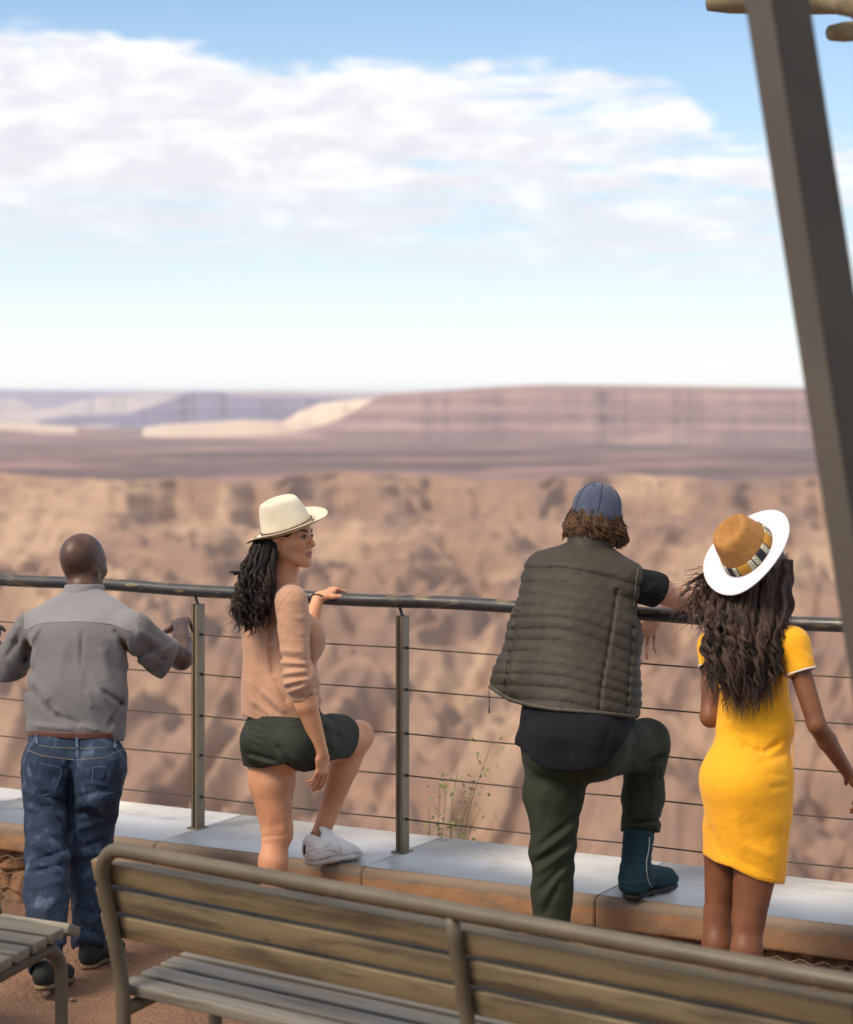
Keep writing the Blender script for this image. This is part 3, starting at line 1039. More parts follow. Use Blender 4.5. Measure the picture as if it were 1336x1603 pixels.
# ------------------------------------------------------------------ benches
def build_bench():
    """local frame: x along the bench, y to its front (away from the sitter's back), z up; left end at x=0"""
    root = empty('bench', (0, 0, 0), 'long bench with khaki tube frame and timber slats seen from behind in the foreground', 'bench', 'slatted benches on the terrace')
    L = 2.80
    k = S
    def bp(z):   # back line of the tube: leans back towards the top
        return -0.24 * (z - .40) if z > .40 else -.02 * (z - .40)
    zt = .822
    # frame: rail loop
    def loop(x0, sgn):
        pts = []
        for z in np.linspace(0, zt - .11, 16):
            pts.append((x0, bp(z), z))
        return pts
    r = .10
    a = loop(0.0, 1)
    arc = [(r - r * math.cos(q), bp(zt - r + r * math.sin(q)), zt - r + r * math.sin(q)) for q in np.linspace(0, math.pi / 2, 10)]
    top = [(x, bp(zt), zt) for x in np.linspace(r, L - r, 40)][1:-1]
    arc2 = [(L - r + r * math.sin(q), bp(zt - r + r * math.cos(q)), zt - r + r * math.cos(q)) for q in np.linspace(0, math.pi / 2, 10)]
    b = [(L, y, z) for x, y, z in loop(0, 1)][::-1]
    pts = np.array(a + arc + top + arc2 + b)
    # resample for even rings
    seg = np.r_[0, np.cumsum(np.linalg.norm(np.diff(pts, axis=0), axis=1))]
    s = np.concatenate([np.linspace(0, seg[15], 14), np.linspace(seg[15], seg[26], 16)[1:], np.linspace(seg[26], seg[-27], 40)[1:], np.linspace(seg[-27], seg[-16], 16)[1:], np.linspace(seg[-16], seg[-1], 14)[1:]])
    pts = np.stack([np.interp(s, seg, pts[:, i]) for i in range(3)], 1)
    mb = MB()
    mb.tube(pts, .0215, 20)
    mb.build('frame_tube', M['bench_tube'], root)
    for x in (1.257,):
        mb = MB()
        mb.tube([(x, bp(z) + .001, z) for z in np.linspace(0, zt - .015, 14)], .0195, 18)
        mb.build('support_tube', M['bench_tube'], root)
    # seat bearers with curved front legs
    for x in (0.0, 1.257, L):
        mb = MB()
        ys = np.linspace(.012, .30, 8)
        pl = [(x, y, .330 + .055 * (y / .42)) for y in ys]
        pl += [(x, .30 + .085 * math.sin(q), .370 - .085 + .085 * math.cos(q)) for q in np.linspace(0, math.pi / 2, 9)[1:]]
        pl += [(x, .387, z) for z in np.linspace(.25, 0, 6)]
        mb.tube(pl, .0205, 16)
        mb.build('leg', M['bench_tube'], root)
    # back slats
    ov = .065
    for i in range(3):
        z0 = .772 - i * .080
        mb = MB()
        n = nrm([0, 1, .24])
        up = nrm([0, -.24, 1])
        for (xa, xb) in ((-ov, 2.335), (2.341, L + ov)):
            c = np.array([(xa + xb) / 2, bp(z0 - .03) + .043, z0 - .033])
            mb.box(c, np.array([(xb - xa) / 2, 0, 0]), n * .0205, up * .0335, .004, 2)
        sl = mb.build('back_slat', M['slat'], root)
        for x in (.0, 1.257):
            mb = MB()
            q = np.array([x, bp(z0 - .03) + .0425, z0 - .033]) + n * .020
            mb.tube([q, q + n * .004], .008, 10)
            mb.build('bolt', M['rail_steel'], sl)
    # seat slats
    for i in range(5):
        y = .062 + i * .083
        z = .378 + .055 * (y / .42) + (-.012 if i == 4 else 0)
        mb = MB()
        n = nrm([0, -.055 / .42 if i < 4 else .45, 1])
        f = nrm([0, 1, .055 / .42 if i < 4 else -.45])
        mb.box((L / 2, y, z), np.array([L / 2 + .045, 0, 0]), f * .032, n * .0165, .004, 2)
        mb.build('seat_slat', M['seat_slat'], root)
    return root


def copy_tree(o, parent=None):
    c = o.copy()
    COL.objects.link(c)
    c.parent = parent
    for ch in [q for q in bpy.data.objects if q.parent == o]:
        copy_tree(ch, c)
    return c


bench = build_bench()
bl = np.array([-.971, 6.95, 0]) * S
ub = np.array([.792, -.610])
bench.location = (bl[0], bl[1], 0)
bench.rotation_euler = (0, 0, math.atan2(ub[1], ub[0]))
bench2 = copy_tree(bench)
bench2['label'] = 'bench in the lower left corner, only its seat slat ends and curved leg showing'
ang2 = math.atan2(-.482, .876)
# its right end lies at the corner of the picture
L2 = 2.80
e2 = np.array([-1.215, 7.62]) * S
u2 = np.array([math.cos(ang2), math.sin(ang2)])
f2 = np.array([-math.sin(ang2), math.cos(ang2)])
b2 = e2 - u2 * (L2 + .045) - f2 * (.062 + 4 * .083 + .03)
bench2.location = (b2[0], b2[1], 0)
bench2.rotation_euler = (0, 0, ang2)

# ------------------------------------------------------------------ shelter: leaning column and roof poles
def build_shelter():
    base = W(1262, 2170, 4.75)
    root = empty('shelter', (1.17, 4.2, 0), 'open shelter with a leaning brown steel column and timber roof poles at the right edge', 'shelter')
    o0 = np.array(root.location)
    D = 4.55
    top = W(1207, -60, D)
    bot = W(1379, 1045, D)
    dirv = (bot - top)
    bot = top + dirv * (top[2] / (top[2] - bot[2]))
    ax = nrm(bot - top)
    side = nrm([0.45, -0.89, 0]); side = nrm(side - ax * side.dot(ax))
    fr = nrm(np.cross(ax, side))
    mb = MB()
    c = (top + bot) / 2
    L = np.linalg.norm(bot - top) / 2
    mb.box(c, side * .038, fr * .043, ax * L, .004, 2)
    mb.build('column', M['beam'], root, False, o0)
    mb = MB()
    mb.box(c + side * .0398, fr * .0445, side * .0016, ax * (L - .01), .001, 1)
    mb.build('column_flange', M['beam_shaded'], root, False, o0)  # thin sheet over the right face, its shade put into the colour

    def pole(a, b, r, seed):
        n = 26
        s = np.linspace(0, 1, n)[:, None]
        P = a * (1 - s) + b * s
        P = P + .006 * np.stack([vnoise(np.stack([s[:, 0] * 6 + seed, s[:, 0] * 0, s[:, 0] * 0 + i], -1)) for i in range(3)], -1)
        rr = r * (1 + .06 * vnoise(np.stack([s[:, 0] * 9 + seed, s[:, 0] * 0 + 3, s[:, 0] * 0], -1)))
        rr[0] *= .8
        rr[-1] *= .8
        m2 = MB()
        m2.tube(P, rr, 14)
        m2.build('roof_pole', M['pole'], root, True, o0)
    DD = 6.9
    pole(W(1112, 2, DD), W(1900, 6, DD + .3), .034, 1.0)
    pole(W(1236, -6, DD - .35), W(1700, 40, DD - 1.6), .040, 4.0)
    pole(W(1304, 53, DD - .45), W(1750, 15, DD + .2), .027, 7.0)
    pole(W(1180, -70, DD + 1), W(1900, -40, DD + 1), .035, 12.0)
    m2 = MB()
    m2.tube([W(1345, 30, DD - .45), W(1352, -60, DD - .45)], .02, 10)
    m2.build('roof_strut', M['pole'], root, True, o0)
    # roof slats outside the picture, which the poles carry
    for i in range(6):
        yy = 2.4 + i * .75
        pole(np.array([-.1 + .0, yy, 3.62]) if yy < 1.0 else np.array([1.1 + .15 * i, yy - .6, 3.62]), np.array([4.2, yy - .6, 3.66]), .032, 20 + i * 3.0)


build_shelter()

# ------------------------------------------------------------------ plants behind the wall, pebbles
def plant(name, base, stems, label, cat, seed, group=None, leaf=.012, dens=1.0):
    rng = np.random.RandomState(seed)
    root = empty(name, base, label, cat, group)
    o0 = np.array(root.location)
    mb = MB(); lv = []; lf = []
    n = 0
    for (dx, dz, bend) in stems:
        k = 16
        s = np.linspace(0, 1, k)
        P = np.stack([base[0] + dx * s ** 1.4 + .02 * np.sin(s * 7 + bend), base[1] + .09 * bend * s + 0 * s, base[2] + dz * s], 1)
        mb.tube(P, np.linspace(.0035, .0012, k), 5)
        for i in range(int(44 * dens * dz / .4)):
            q = rng.uniform(.15, 1.0)
            c = np.array([np.interp(q, s, P[:, j]) for j in range(3)]) + rng.normal(0, .022 + .018 * q, 3)
            a = nrm(rng.normal(0, 1, 3)); b = nrm(np.cross(a, rng.normal(0, 1, 3)))
            L = leaf * rng.uniform(.6, 1.4)
            lv += [c - a * L, c + b * L * .45, c + a * L, c - b * L * .45]
            lf.append((n, n + 1, n + 2, n + 3)); n += 4
    mb.build('stem', M['stem'], root, True, o0)
    link('foliage', np.array(lv), lf, M['leaf'], root, False, o0)


def back(px, t_extra=-.52, z=-.2):
    px = px - 92
    kk = (px - 668) / FPX
    t = (P2[1] * kk - P2[0]) / (U[0] - U[1] * kk)
    q = fl(t, t_extra, z)
    return q


b1 = back(705)
plant('shrub', b1, [(-.05, .66, .3), (.01, .76, -.4), (-.12, .60, .1), (.07, .72, .6), (.14, .86, .2), (.04, .50, -.6), (-.02, .62, .9), (-.08, .70, .5), (.10, .60, -.2)], 'spindly yellow green shrub behind the slabs, right of the second post', 'shrub', 3, dens=.75)
plant('grass_tuft', back(560), [(-.16, .20, .3), (-.05, .30, -.4), (.03, .28, .1), (.09, .25, .6), (.16, .22, .2), (-.10, .26, .8)], 'low green weed tuft behind the slabs, beside the white sneaker', 'plant', 8, dens=2.4)
plant('dry_weed', back(790), [(-.12, .17, .3), (-.02, .21, -.4), (.08, .19, .1), (.13, .16, .6)], 'small dry weed behind the slabs, next to the green trouser leg', 'plant', 12, leaf=.009)


def pebbles():
    rng = np.random.RandomState(11)
    mb = MB()
    for i in range(900):
        t = rng.uniform(-4.5, 3.5); n = rng.uniform(.36, 3.6)
        c = fl(t, n, .001)
        r = rng.gamma(2.0, .0028) + .002
        bm = bmesh.new()
        bmesh.ops.create_icosphere(bm, subdivisions=1, radius=r)
        v = np.array([q.co[:] for q in bm.verts]) * np.array([1, rng.uniform(.6, 1), .6]) * rng.uniform(.75, 1.2, (len(bm.verts), 1)) + c
        mb.add(v, [[w.index for w in f.verts] for f in bm.faces])
        bm.free()
    o = mb.build('gravel', M['pebble'])
    tag(o, kind='stuff')


pebbles()

def build_haze():
    mb = MB()
    mb.box((0, 21000, -165), (24000, 0, 0), (0, 21300, 0), (0, 0, 195))
    o = mb.build('haze', None, None, False)
    tag(o, kind='stuff')
    m = bpy.data.materials.new('haze air')
    m.use_nodes = True
    m.node_tree.nodes.clear()
    t = NT(m.node_tree)
    out = t.new('ShaderNodeOutputMaterial')
    v = t.new('ShaderNodeVolumePrincipled')
    v.inputs['Color'].default_value = (.90, .91, 1.0, 1)
    v.inputs['Density'].default_value = HAZE
    v.inputs['Anisotropy'].default_value = .1
    t.l.new(v.outputs[0], out.inputs['Volume'])
    o.data.materials.append(m)


HAZE = 4.2e-5
build_haze()

# ------------------------------------------------------------------ people: shared anatomy
def yaw(deg):
    a = R_(deg)
    F = np.array([math.sin(a), math.cos(a), 0])
    R = np.array([math.cos(a), -math.sin(a), 0])
    return F, R


def rot(v, axis, deg):
    return np.array(Matrix.Rotation(R_(deg), 3, Vector(axis)) @ Vector(v))


def frame(yaw_deg, pitch=0, roll=0):
    """right, forward, up of a head; pitch lifts the face, roll tips it to its right"""
    F, R = yaw(yaw_deg)
    Uv = np.array([0, 0, 1.0])
    F2 = rot(F, R, pitch); U2 = rot(Uv, R, pitch)
    R3 = rot(R, F2, roll); U3 = rot(U2, F2, roll)
    return R3, F2, U3


def add_head(b, c, fr, s=1.0, fem=False, ears=True):
    R, F, Uv = fr
    L = lambda x, y, z: c + s * (R * x + F * y + Uv * z)
    ax = (R, F, Uv)
    h = Sdf()
    h.add(ell(L(0, -.014, .036), np.array([.073, .094, .086]) * s, ax), 0)
    h.add(ell(L(0, .036, -.004), np.array([.060, .056, .082]) * s, ax), .03 * s)
    jw = .048 if fem else .056
    for q in (-1, 1):
        h.add(rc(L(q * jw, -.004, -.042), L(q * .016, .066, -.087), .020 * s, .015 * s), .024 * s)
        h.add(sph(L(q * .037, .060, -.018), .023 * s), .018 * s)
        h.add(rc(L(q * .012, .084, .028), L(q * .042, .070, .028), .0075 * s, .007 * s), .012 * s)
    h.add(rc(L(0, -.02, -.02), L(0, .058, -.062), .05 * s, .028 * s), .03 * s)
    h.add(sph(L(0, .076, -.090), (.0135 if fem else .017) * s), .014 * s)
    h.add(rc(L(0, .084, .022), L(0, .105, -.016), .0065 * s, .0085 * s), .007 * s)
    h.add(sph(L(0, .108, -.021), .0078 * s), .004 * s)
    for q in (-1, 1):
        h.add(sph(L(q * .0115, .096, -.026), .0068 * s), .004 * s)
    h.add(rc(L(-.016, .085, -.049), L(.016, .085, -.049), .0062 * s, .0062 * s), .006 * s)
    h.add(sph(L(0, .092, -.048), .0058 * s), .004 * s)
    h.add(rc(L(-.013, .084, -.0645), L(.013, .084, -.0645), .0062 * s, .0062 * s), .005 * s)
    h.add(sph(L(0, .089, -.065), .0056 * s), .004 * s)
    h.sub(rc(L(-.019, .097, -.0565), L(.019, .097, -.0565), .0030 * s, .0030 * s), .003)
    for q in (-1, 1):
        h.sub(sph(L(q * .031, .098, .010), .0165 * s), .010 * s)
        h.sub(sph(L(q * .006, .101, -.031), .0028 * s), .002 * s)
        h.add(ell(L(q * .0300, .0735, .0085), np.array([.0150, .0115, .0100]) * s, ax), .003 * s)
        h.add(ell(L(q * .0300, .0758, .0152), np.array([.0160, .0128, .0075]) * s, ax), .002 * s)
        h.add(ell(L(q * .0300, .0752, .0010), np.array([.0150, .0120, .0060]) * s, ax), .002 * s)
    if ears:
        for q in (-1, 1):
            e = nrm(R * q * .88 - F * .35)
            o = nrm(np.cross(Uv, e))
            h.add(ell(L(q * .0735, -.018, -.002), np.array([.0065, .018, .030]) * s, (e, o, Uv)), .006 * s)
            h.add(sph(L(q * .072, -.010, -.026), .0075 * s), .006 * s)
            h.sub(ell(L(q * .083, -.012, .002), np.array([.0075, .009, .016]) * s, (e, o, Uv)), .004 * s)
    b.grp(h, .012)
    return L


def face_parts(root, o0, L, fr, s, brow_mat):
    R, F, Uv = fr
    for q in (-1, 1):
        e = MB()
        bm = bmesh.new(); bmesh.ops.create_uvsphere(bm, u_segments=20, v_segments=12, radius=.0113 * s)
        vv = np.array([v.co[:] for v in bm.verts]) + L(q * .0300, .0763, .0085)
        e.add(vv, [[w.index for w in f.verts] for f in bm.faces]); bm.free()
        eo = e.build('eye', M['eye_white'], root, True, o0)
        d = nrm(F + R * .02)
        c2 = L(q * .0300, .0763, .0085) + d * .0088 * s
        e = MB(); bm = bmesh.new(); bmesh.ops.create_uvsphere(bm, u_segments=14, v_segments=8, radius=.0060 * s)
        vv = np.array([v.co[:] for v in bm.verts])
        vv = vv - np.outer(vv @ d, d) * .35 + c2
        e.add(vv, [[w.index for w in f.verts] for f in bm.faces]); bm.free()
        e.build('iris', M['iris'], eo, True, o0)
        e = MB()   # upper lid line
        e.tube([L(q * x, y, z) for x, y, z in ((.0145, .0845, .0095), (.021, .0885, .0150), (.030, .0895, .0168), (.039, .0850, .0142), (.0465, .0770, .0085))], [.0010 * s, .0017 * s, .0019 * s, .0018 * s, .0010 * s], 6)
        e.build('eyelash', brow_mat, root, True, o0)
        e = MB()
        e.tube([L(q * x, y, z) for x, y, z in ((.010, .0925, .0275), (.020, .0905, .0315), (.031, .0860, .0350), (.041, .0790, .0355), (.049, .0700, .0305))], [.0024 * s, .0036 * s, .0034 * s, .0026 * s, .0010 * s], 8)
        e.build('eyebrow', brow_mat, root, True, o0)


def add_hand(b, w, fwd, nor, side, curls=(20, 25, 30, 35), thumb=25, s=1.0, spread=4, thumb_in=0):
    """w wrist, fwd along the palm, nor out of the back of the hand, side +1/-1: where the thumb is (along fwd x nor)"""
    fwd = nrm(fwd); nor = nrm(nor - fwd * np.dot(nor, fwd)); lat = np.cross(fwd, nor) * side
    P = lambda f, l, n: w + s * (fwd * f + lat * l + nor * n)
    h = Sdf()
    h.add(erc(P(-.01, 0, 0), P(.030, .000, 0), .0155 * s, .0145 * s, lat, 1.55), 0)
    h.add(erc(P(.022, .002, 0), P(.078, 0, .001), .0140 * s, .0112 * s, lat, 2.7), .012)
    h.add(rc(P(.02, .020, -.006), P(.055, .030, -.008), .015 * s, .012 * s), .012)
    lens = [(.043, .026, .020), (.047, .030, .021), (.044, .028, .020), (.035, .021, .018)]
    rr = [.0088, .0090, .0085, .0076]
    tips = []
    for i in range(4):
        l0 = .0300 - i * .0197
        p = P(.080 - (0, -.004, 0, .009)[i], l0, .001)
        ang = curls[i]
        d0 = nrm(fwd + lat * math.tan(R_(spread * (1.2 - i))))
        tot = 0
        f = Sdf()
        for j, ln in enumerate(lens[i]):
            tot += ang * (1.0, 1.15, .8)[j]
            d = nrm(d0 * math.cos(R_(tot)) - nor * math.sin(R_(tot)))
            q = p + d * ln * s
            f.add(rc(p, q, rr[i] * s * (1 - .07 * j), rr[i] * s * (.93 - .09 * j)), .003)
            p = q
        tips.append(p)
        h.grp(f, .0035)
    t = Sdf()
    p = P(.022, .028, -.006)
    d = nrm(fwd * math.cos(R_(thumb + 22)) + lat * math.sin(R_(thumb + 22)) - nor * .25)
    q = p + d * .036 * s
    t.add(rc(p, q, .0135 * s, .0108 * s), .004)
    d = nrm(fwd * math.cos(R_(thumb)) + lat * math.sin(R_(thumb)) - nor * (.35 + thumb_in))
    p = q; q = p + d * .030 * s
    t.add(rc(p, q, .0105 * s, .0092 * s), .004)
    d = nrm(fwd * math.cos(R_(thumb - 15)) + lat * math.sin(R_(thumb - 15)) - nor * (.45 + thumb_in * 1.5))
    p = q; q = p + d * .024 * s
    t.add(rc(p, q, .0092 * s, .0075 * s), .003)
    h.grp(t, .006)
    b.grp(h, .010)
    return tips


def add_foot(b, ankle, dirv, s=1.0):
    f = nrm([dirv[0], dirv[1], 0])
    b.add(rc(ankle, ankle - f * .012 * s + [0, 0, -.03 * s], .033 * s, .026 * s), .012)
    b.add(rc(ankle + [0, 0, -.02 * s], ankle + f * .05 * s + [0, 0, -.045 * s], .024 * s, .012 * s), .01)


def body_mesh(b, pts, o0, root, skin, h=.0045, m=.14, smooth=1, name='body', lo=None, hi=None, **kw):
    l, u = bounds(pts, m)
    if lo is not None:
        l = np.maximum(l, lo)
    if hi is not None:
        u = np.minimum(u, hi)
    V, F = sdf_mesh(b, l, u, h, smooth)
    return link(name, V, F, skin, root, True, o0, **kw)


def cloth(name, b, pts, o0, parent, mtl, h=.005, m=.13, smooth=1):
    l, u = bounds(pts, m)
    V, F = sdf_mesh(b, l, u, h, smooth)
    return link(name, V, F, mtl, parent, True, o0)


def trim_on(fn, pxpts, Y0, r, name, mtl, parent, o0, n=40, sides=8, lift=0.0, flat=1.0):
    """a thin seam or cord lying on a modelled surface, along a line drawn in the photograph"""
    P = np.array(pxpts, float)
    seg = np.r_[0, np.cumsum(np.hypot(*np.diff(P, axis=0).T))]
    s = np.linspace(0, seg[-1], n)
    X = np.interp(s, seg, P[:, 0]); Yp = np.interp(s, seg, P[:, 1])
    out = []
    for x, y in zip(X, Yp):
        ys = np.linspace(Y0 - .55, Y0 + .35, 260)
        pts = np.array([W(x, y, q) for q in ys], np.float32)
        d = fn(pts)
        i = np.argmax(d < 0)
        if d[i] >= 0:
            continue
        a, c = ys[max(i - 1, 0)], ys[i]
        da, dc = d[max(i - 1, 0)], d[i]
        q = a + (c - a) * (da / (da - dc + 1e-9))
        out.append(W(x, y, q - lift))
    if len(out) < 3:
        return None
    out = np.array(out)
    for _ in range(3):
        out[1:-1] = (out[:-2] + 2 * out[1:-1] + out[2:]) / 4
    mb = MB()
    mb.tube(out, r, sides)
    if parent is None:
        return mb
    return mb.build(name, mtl, parent, True, o0)


def surf_pt(fn, x, y, Y0):
    ys = np.linspace(Y0 - .6, Y0 + .5, 400)
    pts = np.array([W(x, y, q) for q in ys], np.float32)
    d = fn(pts)
    i = int(np.argmax(d < 0))
    return W(x, y, ys[i])


def shoe(root, o0, heel, d, L, style, up=(0, 0, 1), shaft=None, name='shoe'):
    """low shoe or boot; heel = point on the ground under the heel, d = towards the toe, up = sole normal"""
    d = nrm(d); up = nrm(np.array(up, float) - d * np.dot(up, d)); lat = np.cross(d, up)
    P = lambda f, l, z: np.asarray(heel) + d * f * L + lat * l + up * z
    sole = Sdf()
    th = {'boot': .030, 'sneaker': .030, 'shoe': .024}[style]
    ws = -.004 if style == 'shoe' else 0
    sole.add(erc(P(.13, 0, th / 2), P(.40, 0, th / 2), th / 2, th / 2, lat, (.036 + ws) / (th / 2)), 0)
    sole.add(erc(P(.40, 0, th / 2), P(.70, .004, th / 2), th / 2, th / 2, lat, (.042 + ws) / (th / 2)), .01)
    sole.add(ell(P(.76, .004, th / 2), (.235 * L, .045 + ws, th * .62), (d, lat, up)), .01)
    sole.add(ell(P(.15, 0, th / 2), (.15 * L, .036 + ws, th * .62), (d, lat, up)), .01)
    sole.cut(plane(P(0, 0, 0), -up)).cut(plane(P(0, 0, th), up))
    if style == 'boot':
        for i in range(9):
            f = .05 + i * .105
            for q in (-1, 1):
                sole.sub(rbox(P(f, q * .045, .003), (.006, .016, .006), .002, (d, lat, up)), .001)
    uppr = Sdf()
    k = .018
    uppr.add(ell(P(.14, 0, th + .022), (.13 * L, .034, .040), (d, lat, up)), 0)
    uppr.add(rc(P(.10, 0, th + .03), P(.12, 0, th + .055), .032, .034), k)
    uppr.add(erc(P(.30, 0, th + .030), P(.55, 0, th + .020), .040, .030, lat, 1.0), .03)
    uppr.add(ell(P(.72, .003, th + .012), (.26 * L, .042, .046 if style == 'boot' else .034), (d, lat, up)), .03)
    if style == 'boot':
        uppr.add(erc(P(.28, 0, th + .055), P(.62, 0, th + .030), .043, .032, lat, 1.0), .03)
        uppr.add(ell(P(.80, .003, th + .006), (.20 * L, .046, .036), (d, lat, up)), .006)
    if style == 'sneaker':
        uppr.add(rc(P(.26, 0, th + .052), P(.56, 0, th + .026), .034, .030), .02)
        uppr.add(rc(P(.32, 0, th + .070), P(.29, 0, th + .090), .020, .016), .012)
        uppr.add(ell(P(.84, .003, th + .004), (.155 * L, .0415, .030), (d, lat, up)), .003)
        for q in (-1, 1):
            uppr.add(rc(P(.02, q * .012, th + .066), P(.22, q * .034, th + .058), .0085, .008), .006)
    mats = {'boot': ('teal', 'boot_sole'), 'sneaker': ('white_leather', 'white_rubber'), 'shoe': ('shoe_dark', 'shoe_sole')}[style]
    pts = [P(-.1, -.05, -.01), P(1.1, .05, .09), P(-.1, .05, -.01), P(1.1, -.05, .1)]
    if shaft is not None:
        top, r0, r1 = shaft
        uppr.add(rc(P(.16, 0, th + .035), top, r0, r1), .035)
        uppr.cut(plane(top, top - P(.16, 0, .03)))
        pts.append(top)
        inner = rc(P(.16, 0, th + .06), top + nrm(top - P(.16, 0, .03)) * .03, r0 - .006, r1 - .006)
        if style != 'boot':
            uppr.sub(inner, .002)
        uppr.disp = lambda p: (.0018 * np.sin((p @ up.astype(np.float32)) * 190 + 3 * vnoise(p * 20))).astype(np.float32) * (0.6 if style == 'boot' else 0)
    else:
        uppr.sub(rc(P(.16, 0, th + .06), P(.13, 0, th + .15), .027, .036), .004)
    uppr.cut(plane(P(0, 0, th - .004), -up))
    l, u_ = bounds(pts, .06)
    V, F = sdf_mesh(uppr, l, u_, .0032, 1)
    so = link(name, V, F, M[mats[0]], root, True, o0)
    V, F = sdf_mesh(sole, l, u_, .0030, 0)
    link('sole', V, F, M[mats[1]], so, True, o0)
    return so, P, uppr, th


def make_hair(root, o0, paths, r0, mtl, name='hair', base=None, h=.007, r1=.0003, sides=4):
    V, F = strands_mesh(paths, r0, r1, sides)
    ob = link(name, V, F, mtl, root, True, o0)
    return ob


def clumped(A, cid, k):
    A = np.asarray(A, float).copy()
    for c in np.unique(cid):
        m = cid == c
        A[m] = A[m] * (1 - k) + A[m].mean(0) * k
    return A


def locks(root, o0, C, nper, rad, r0, mats, name, rng, r_tip=.25, weights=None):
    """C (m, n, 3): the middle line of each lock; every lock is a bundle of fine hairs"""
    m, n, _ = C.shape
    t = np.linspace(0, 1, n)
    T = np.gradient(C, axis=1)
    T /= np.linalg.norm(T, axis=2)[..., None] + 1e-9
    N = np.cross(T, np.array([.37, .89, .25])); N /= np.linalg.norm(N, axis=2)[..., None] + 1e-9
    B = np.cross(T, N)
    rad = np.broadcast_to(np.asarray(rad, float).reshape(-1, 1, 1), (m, nper, 1))
    a = rng.uniform(0, 6.283, (m, nper, 1)) + t[None, None] * rng.uniform(-5, 5, (m, 1, 1))
    rr = rad * np.sqrt(rng.uniform(0, 1, (m, nper, 1))) * (1 - (1 - r_tip) * t ** .8)[None, None]
    P = C[:, None] + (rr * np.cos(a))[..., None] * N[:, None] + (rr * np.sin(a))[..., None] * B[:, None]
    # hairs of one lock end at different heights
    cut = rng.uniform(.72, 1.0, (m, nper, 1))
    ti = t[None, None] * cut * (n - 1)
    i0 = np.clip(ti.astype(int), 0, n - 2); fr = (ti - i0)[..., None]
    mi = np.arange(m)[:, None, None]; pi = np.arange(nper)[None, :, None]
    P = P[mi, pi, i0] * (1 - fr) + P[mi, pi, i0 + 1] * fr
    V, F = strands_mesh(P.reshape(m * nper, n, 3), rng.uniform(r0 * .6, r0 * 1.3, m * nper), .00025, 4)
    k = rng.choice(len(mats), m, p=weights)
    k2 = np.repeat(k[:, None], nper, 1)
    sw = rng.uniform(0, 1, k2.shape) < .18
    k2 = np.where(sw, rng.choice(len(mats), k2.shape, p=weights), k2).ravel()
    mi_ = np.repeat(k2, (n - 1) * 4)
    return link(name, V, F, None, root, True, o0, mats=mats, midx=mi_)


def curl_paths(roots, ends, n, rng, amp=.012, freq=(3, 6), mid=None, grow=1.0, flat=None, cid=None):
    """strand paths from roots to ends with a growing corkscrew wave"""
    m = len(roots)
    s = np.linspace(0, 1, n)[None, :, None]
    a = np.asarray(roots)[:, None]; b = np.asarray(ends)[:, None]
    if mid is not None:
        c = np.asarray(mid)[:, None]
        P = (1 - s) ** 2 * a + 2 * s * (1 - s) * c + s * s * b
    else:
        P = a * (1 - s) + b * s
    fr = rng.uniform(*freq, (m, 1)); ph = rng.uniform(0, 6.28, (m, 1)); am = rng.uniform(.4, 1.3, (m, 1)) * amp
    if cid is not None:
        ends = clumped(ends, cid, .78)
        if mid is not None:
            mid = clumped(mid, cid, .72)
            c = mid[:, None]
            b = ends[:, None]
            P = (1 - s) ** 2 * a + 2 * s * (1 - s) * c + s * s * b
        q = cid % 997
        r2 = np.random.RandomState(int(q.sum()) % 9999)
        T = r2.uniform(0, 1, (1000, 3))
        fr = freq[0] + (freq[1] - freq[0]) * T[q, 0:1] + .12 * rng.normal(0, 1, (m, 1))
        ph = 6.28 * T[q, 1:2] + .35 * rng.normal(0, 1, (m, 1))
        am = (.6 + .7 * T[q, 2:3]) * amp
    t = s[..., 0]
    env = am * np.clip(t * 2.5, 0, 1) * (.5 + .9 * t * grow)
    P = P.copy()
    arg = 2 * np.pi * (fr * t) + ph + 1.2 * np.sin(2 * np.pi * t * fr * .31 + ph * 2)
    P[..., 0] += env * np.cos(arg)
    P[..., 1] += env * .8 * np.sin(arg)
    P[..., 2] += env * .35 * np.sin(arg * .5 + ph)
    return P


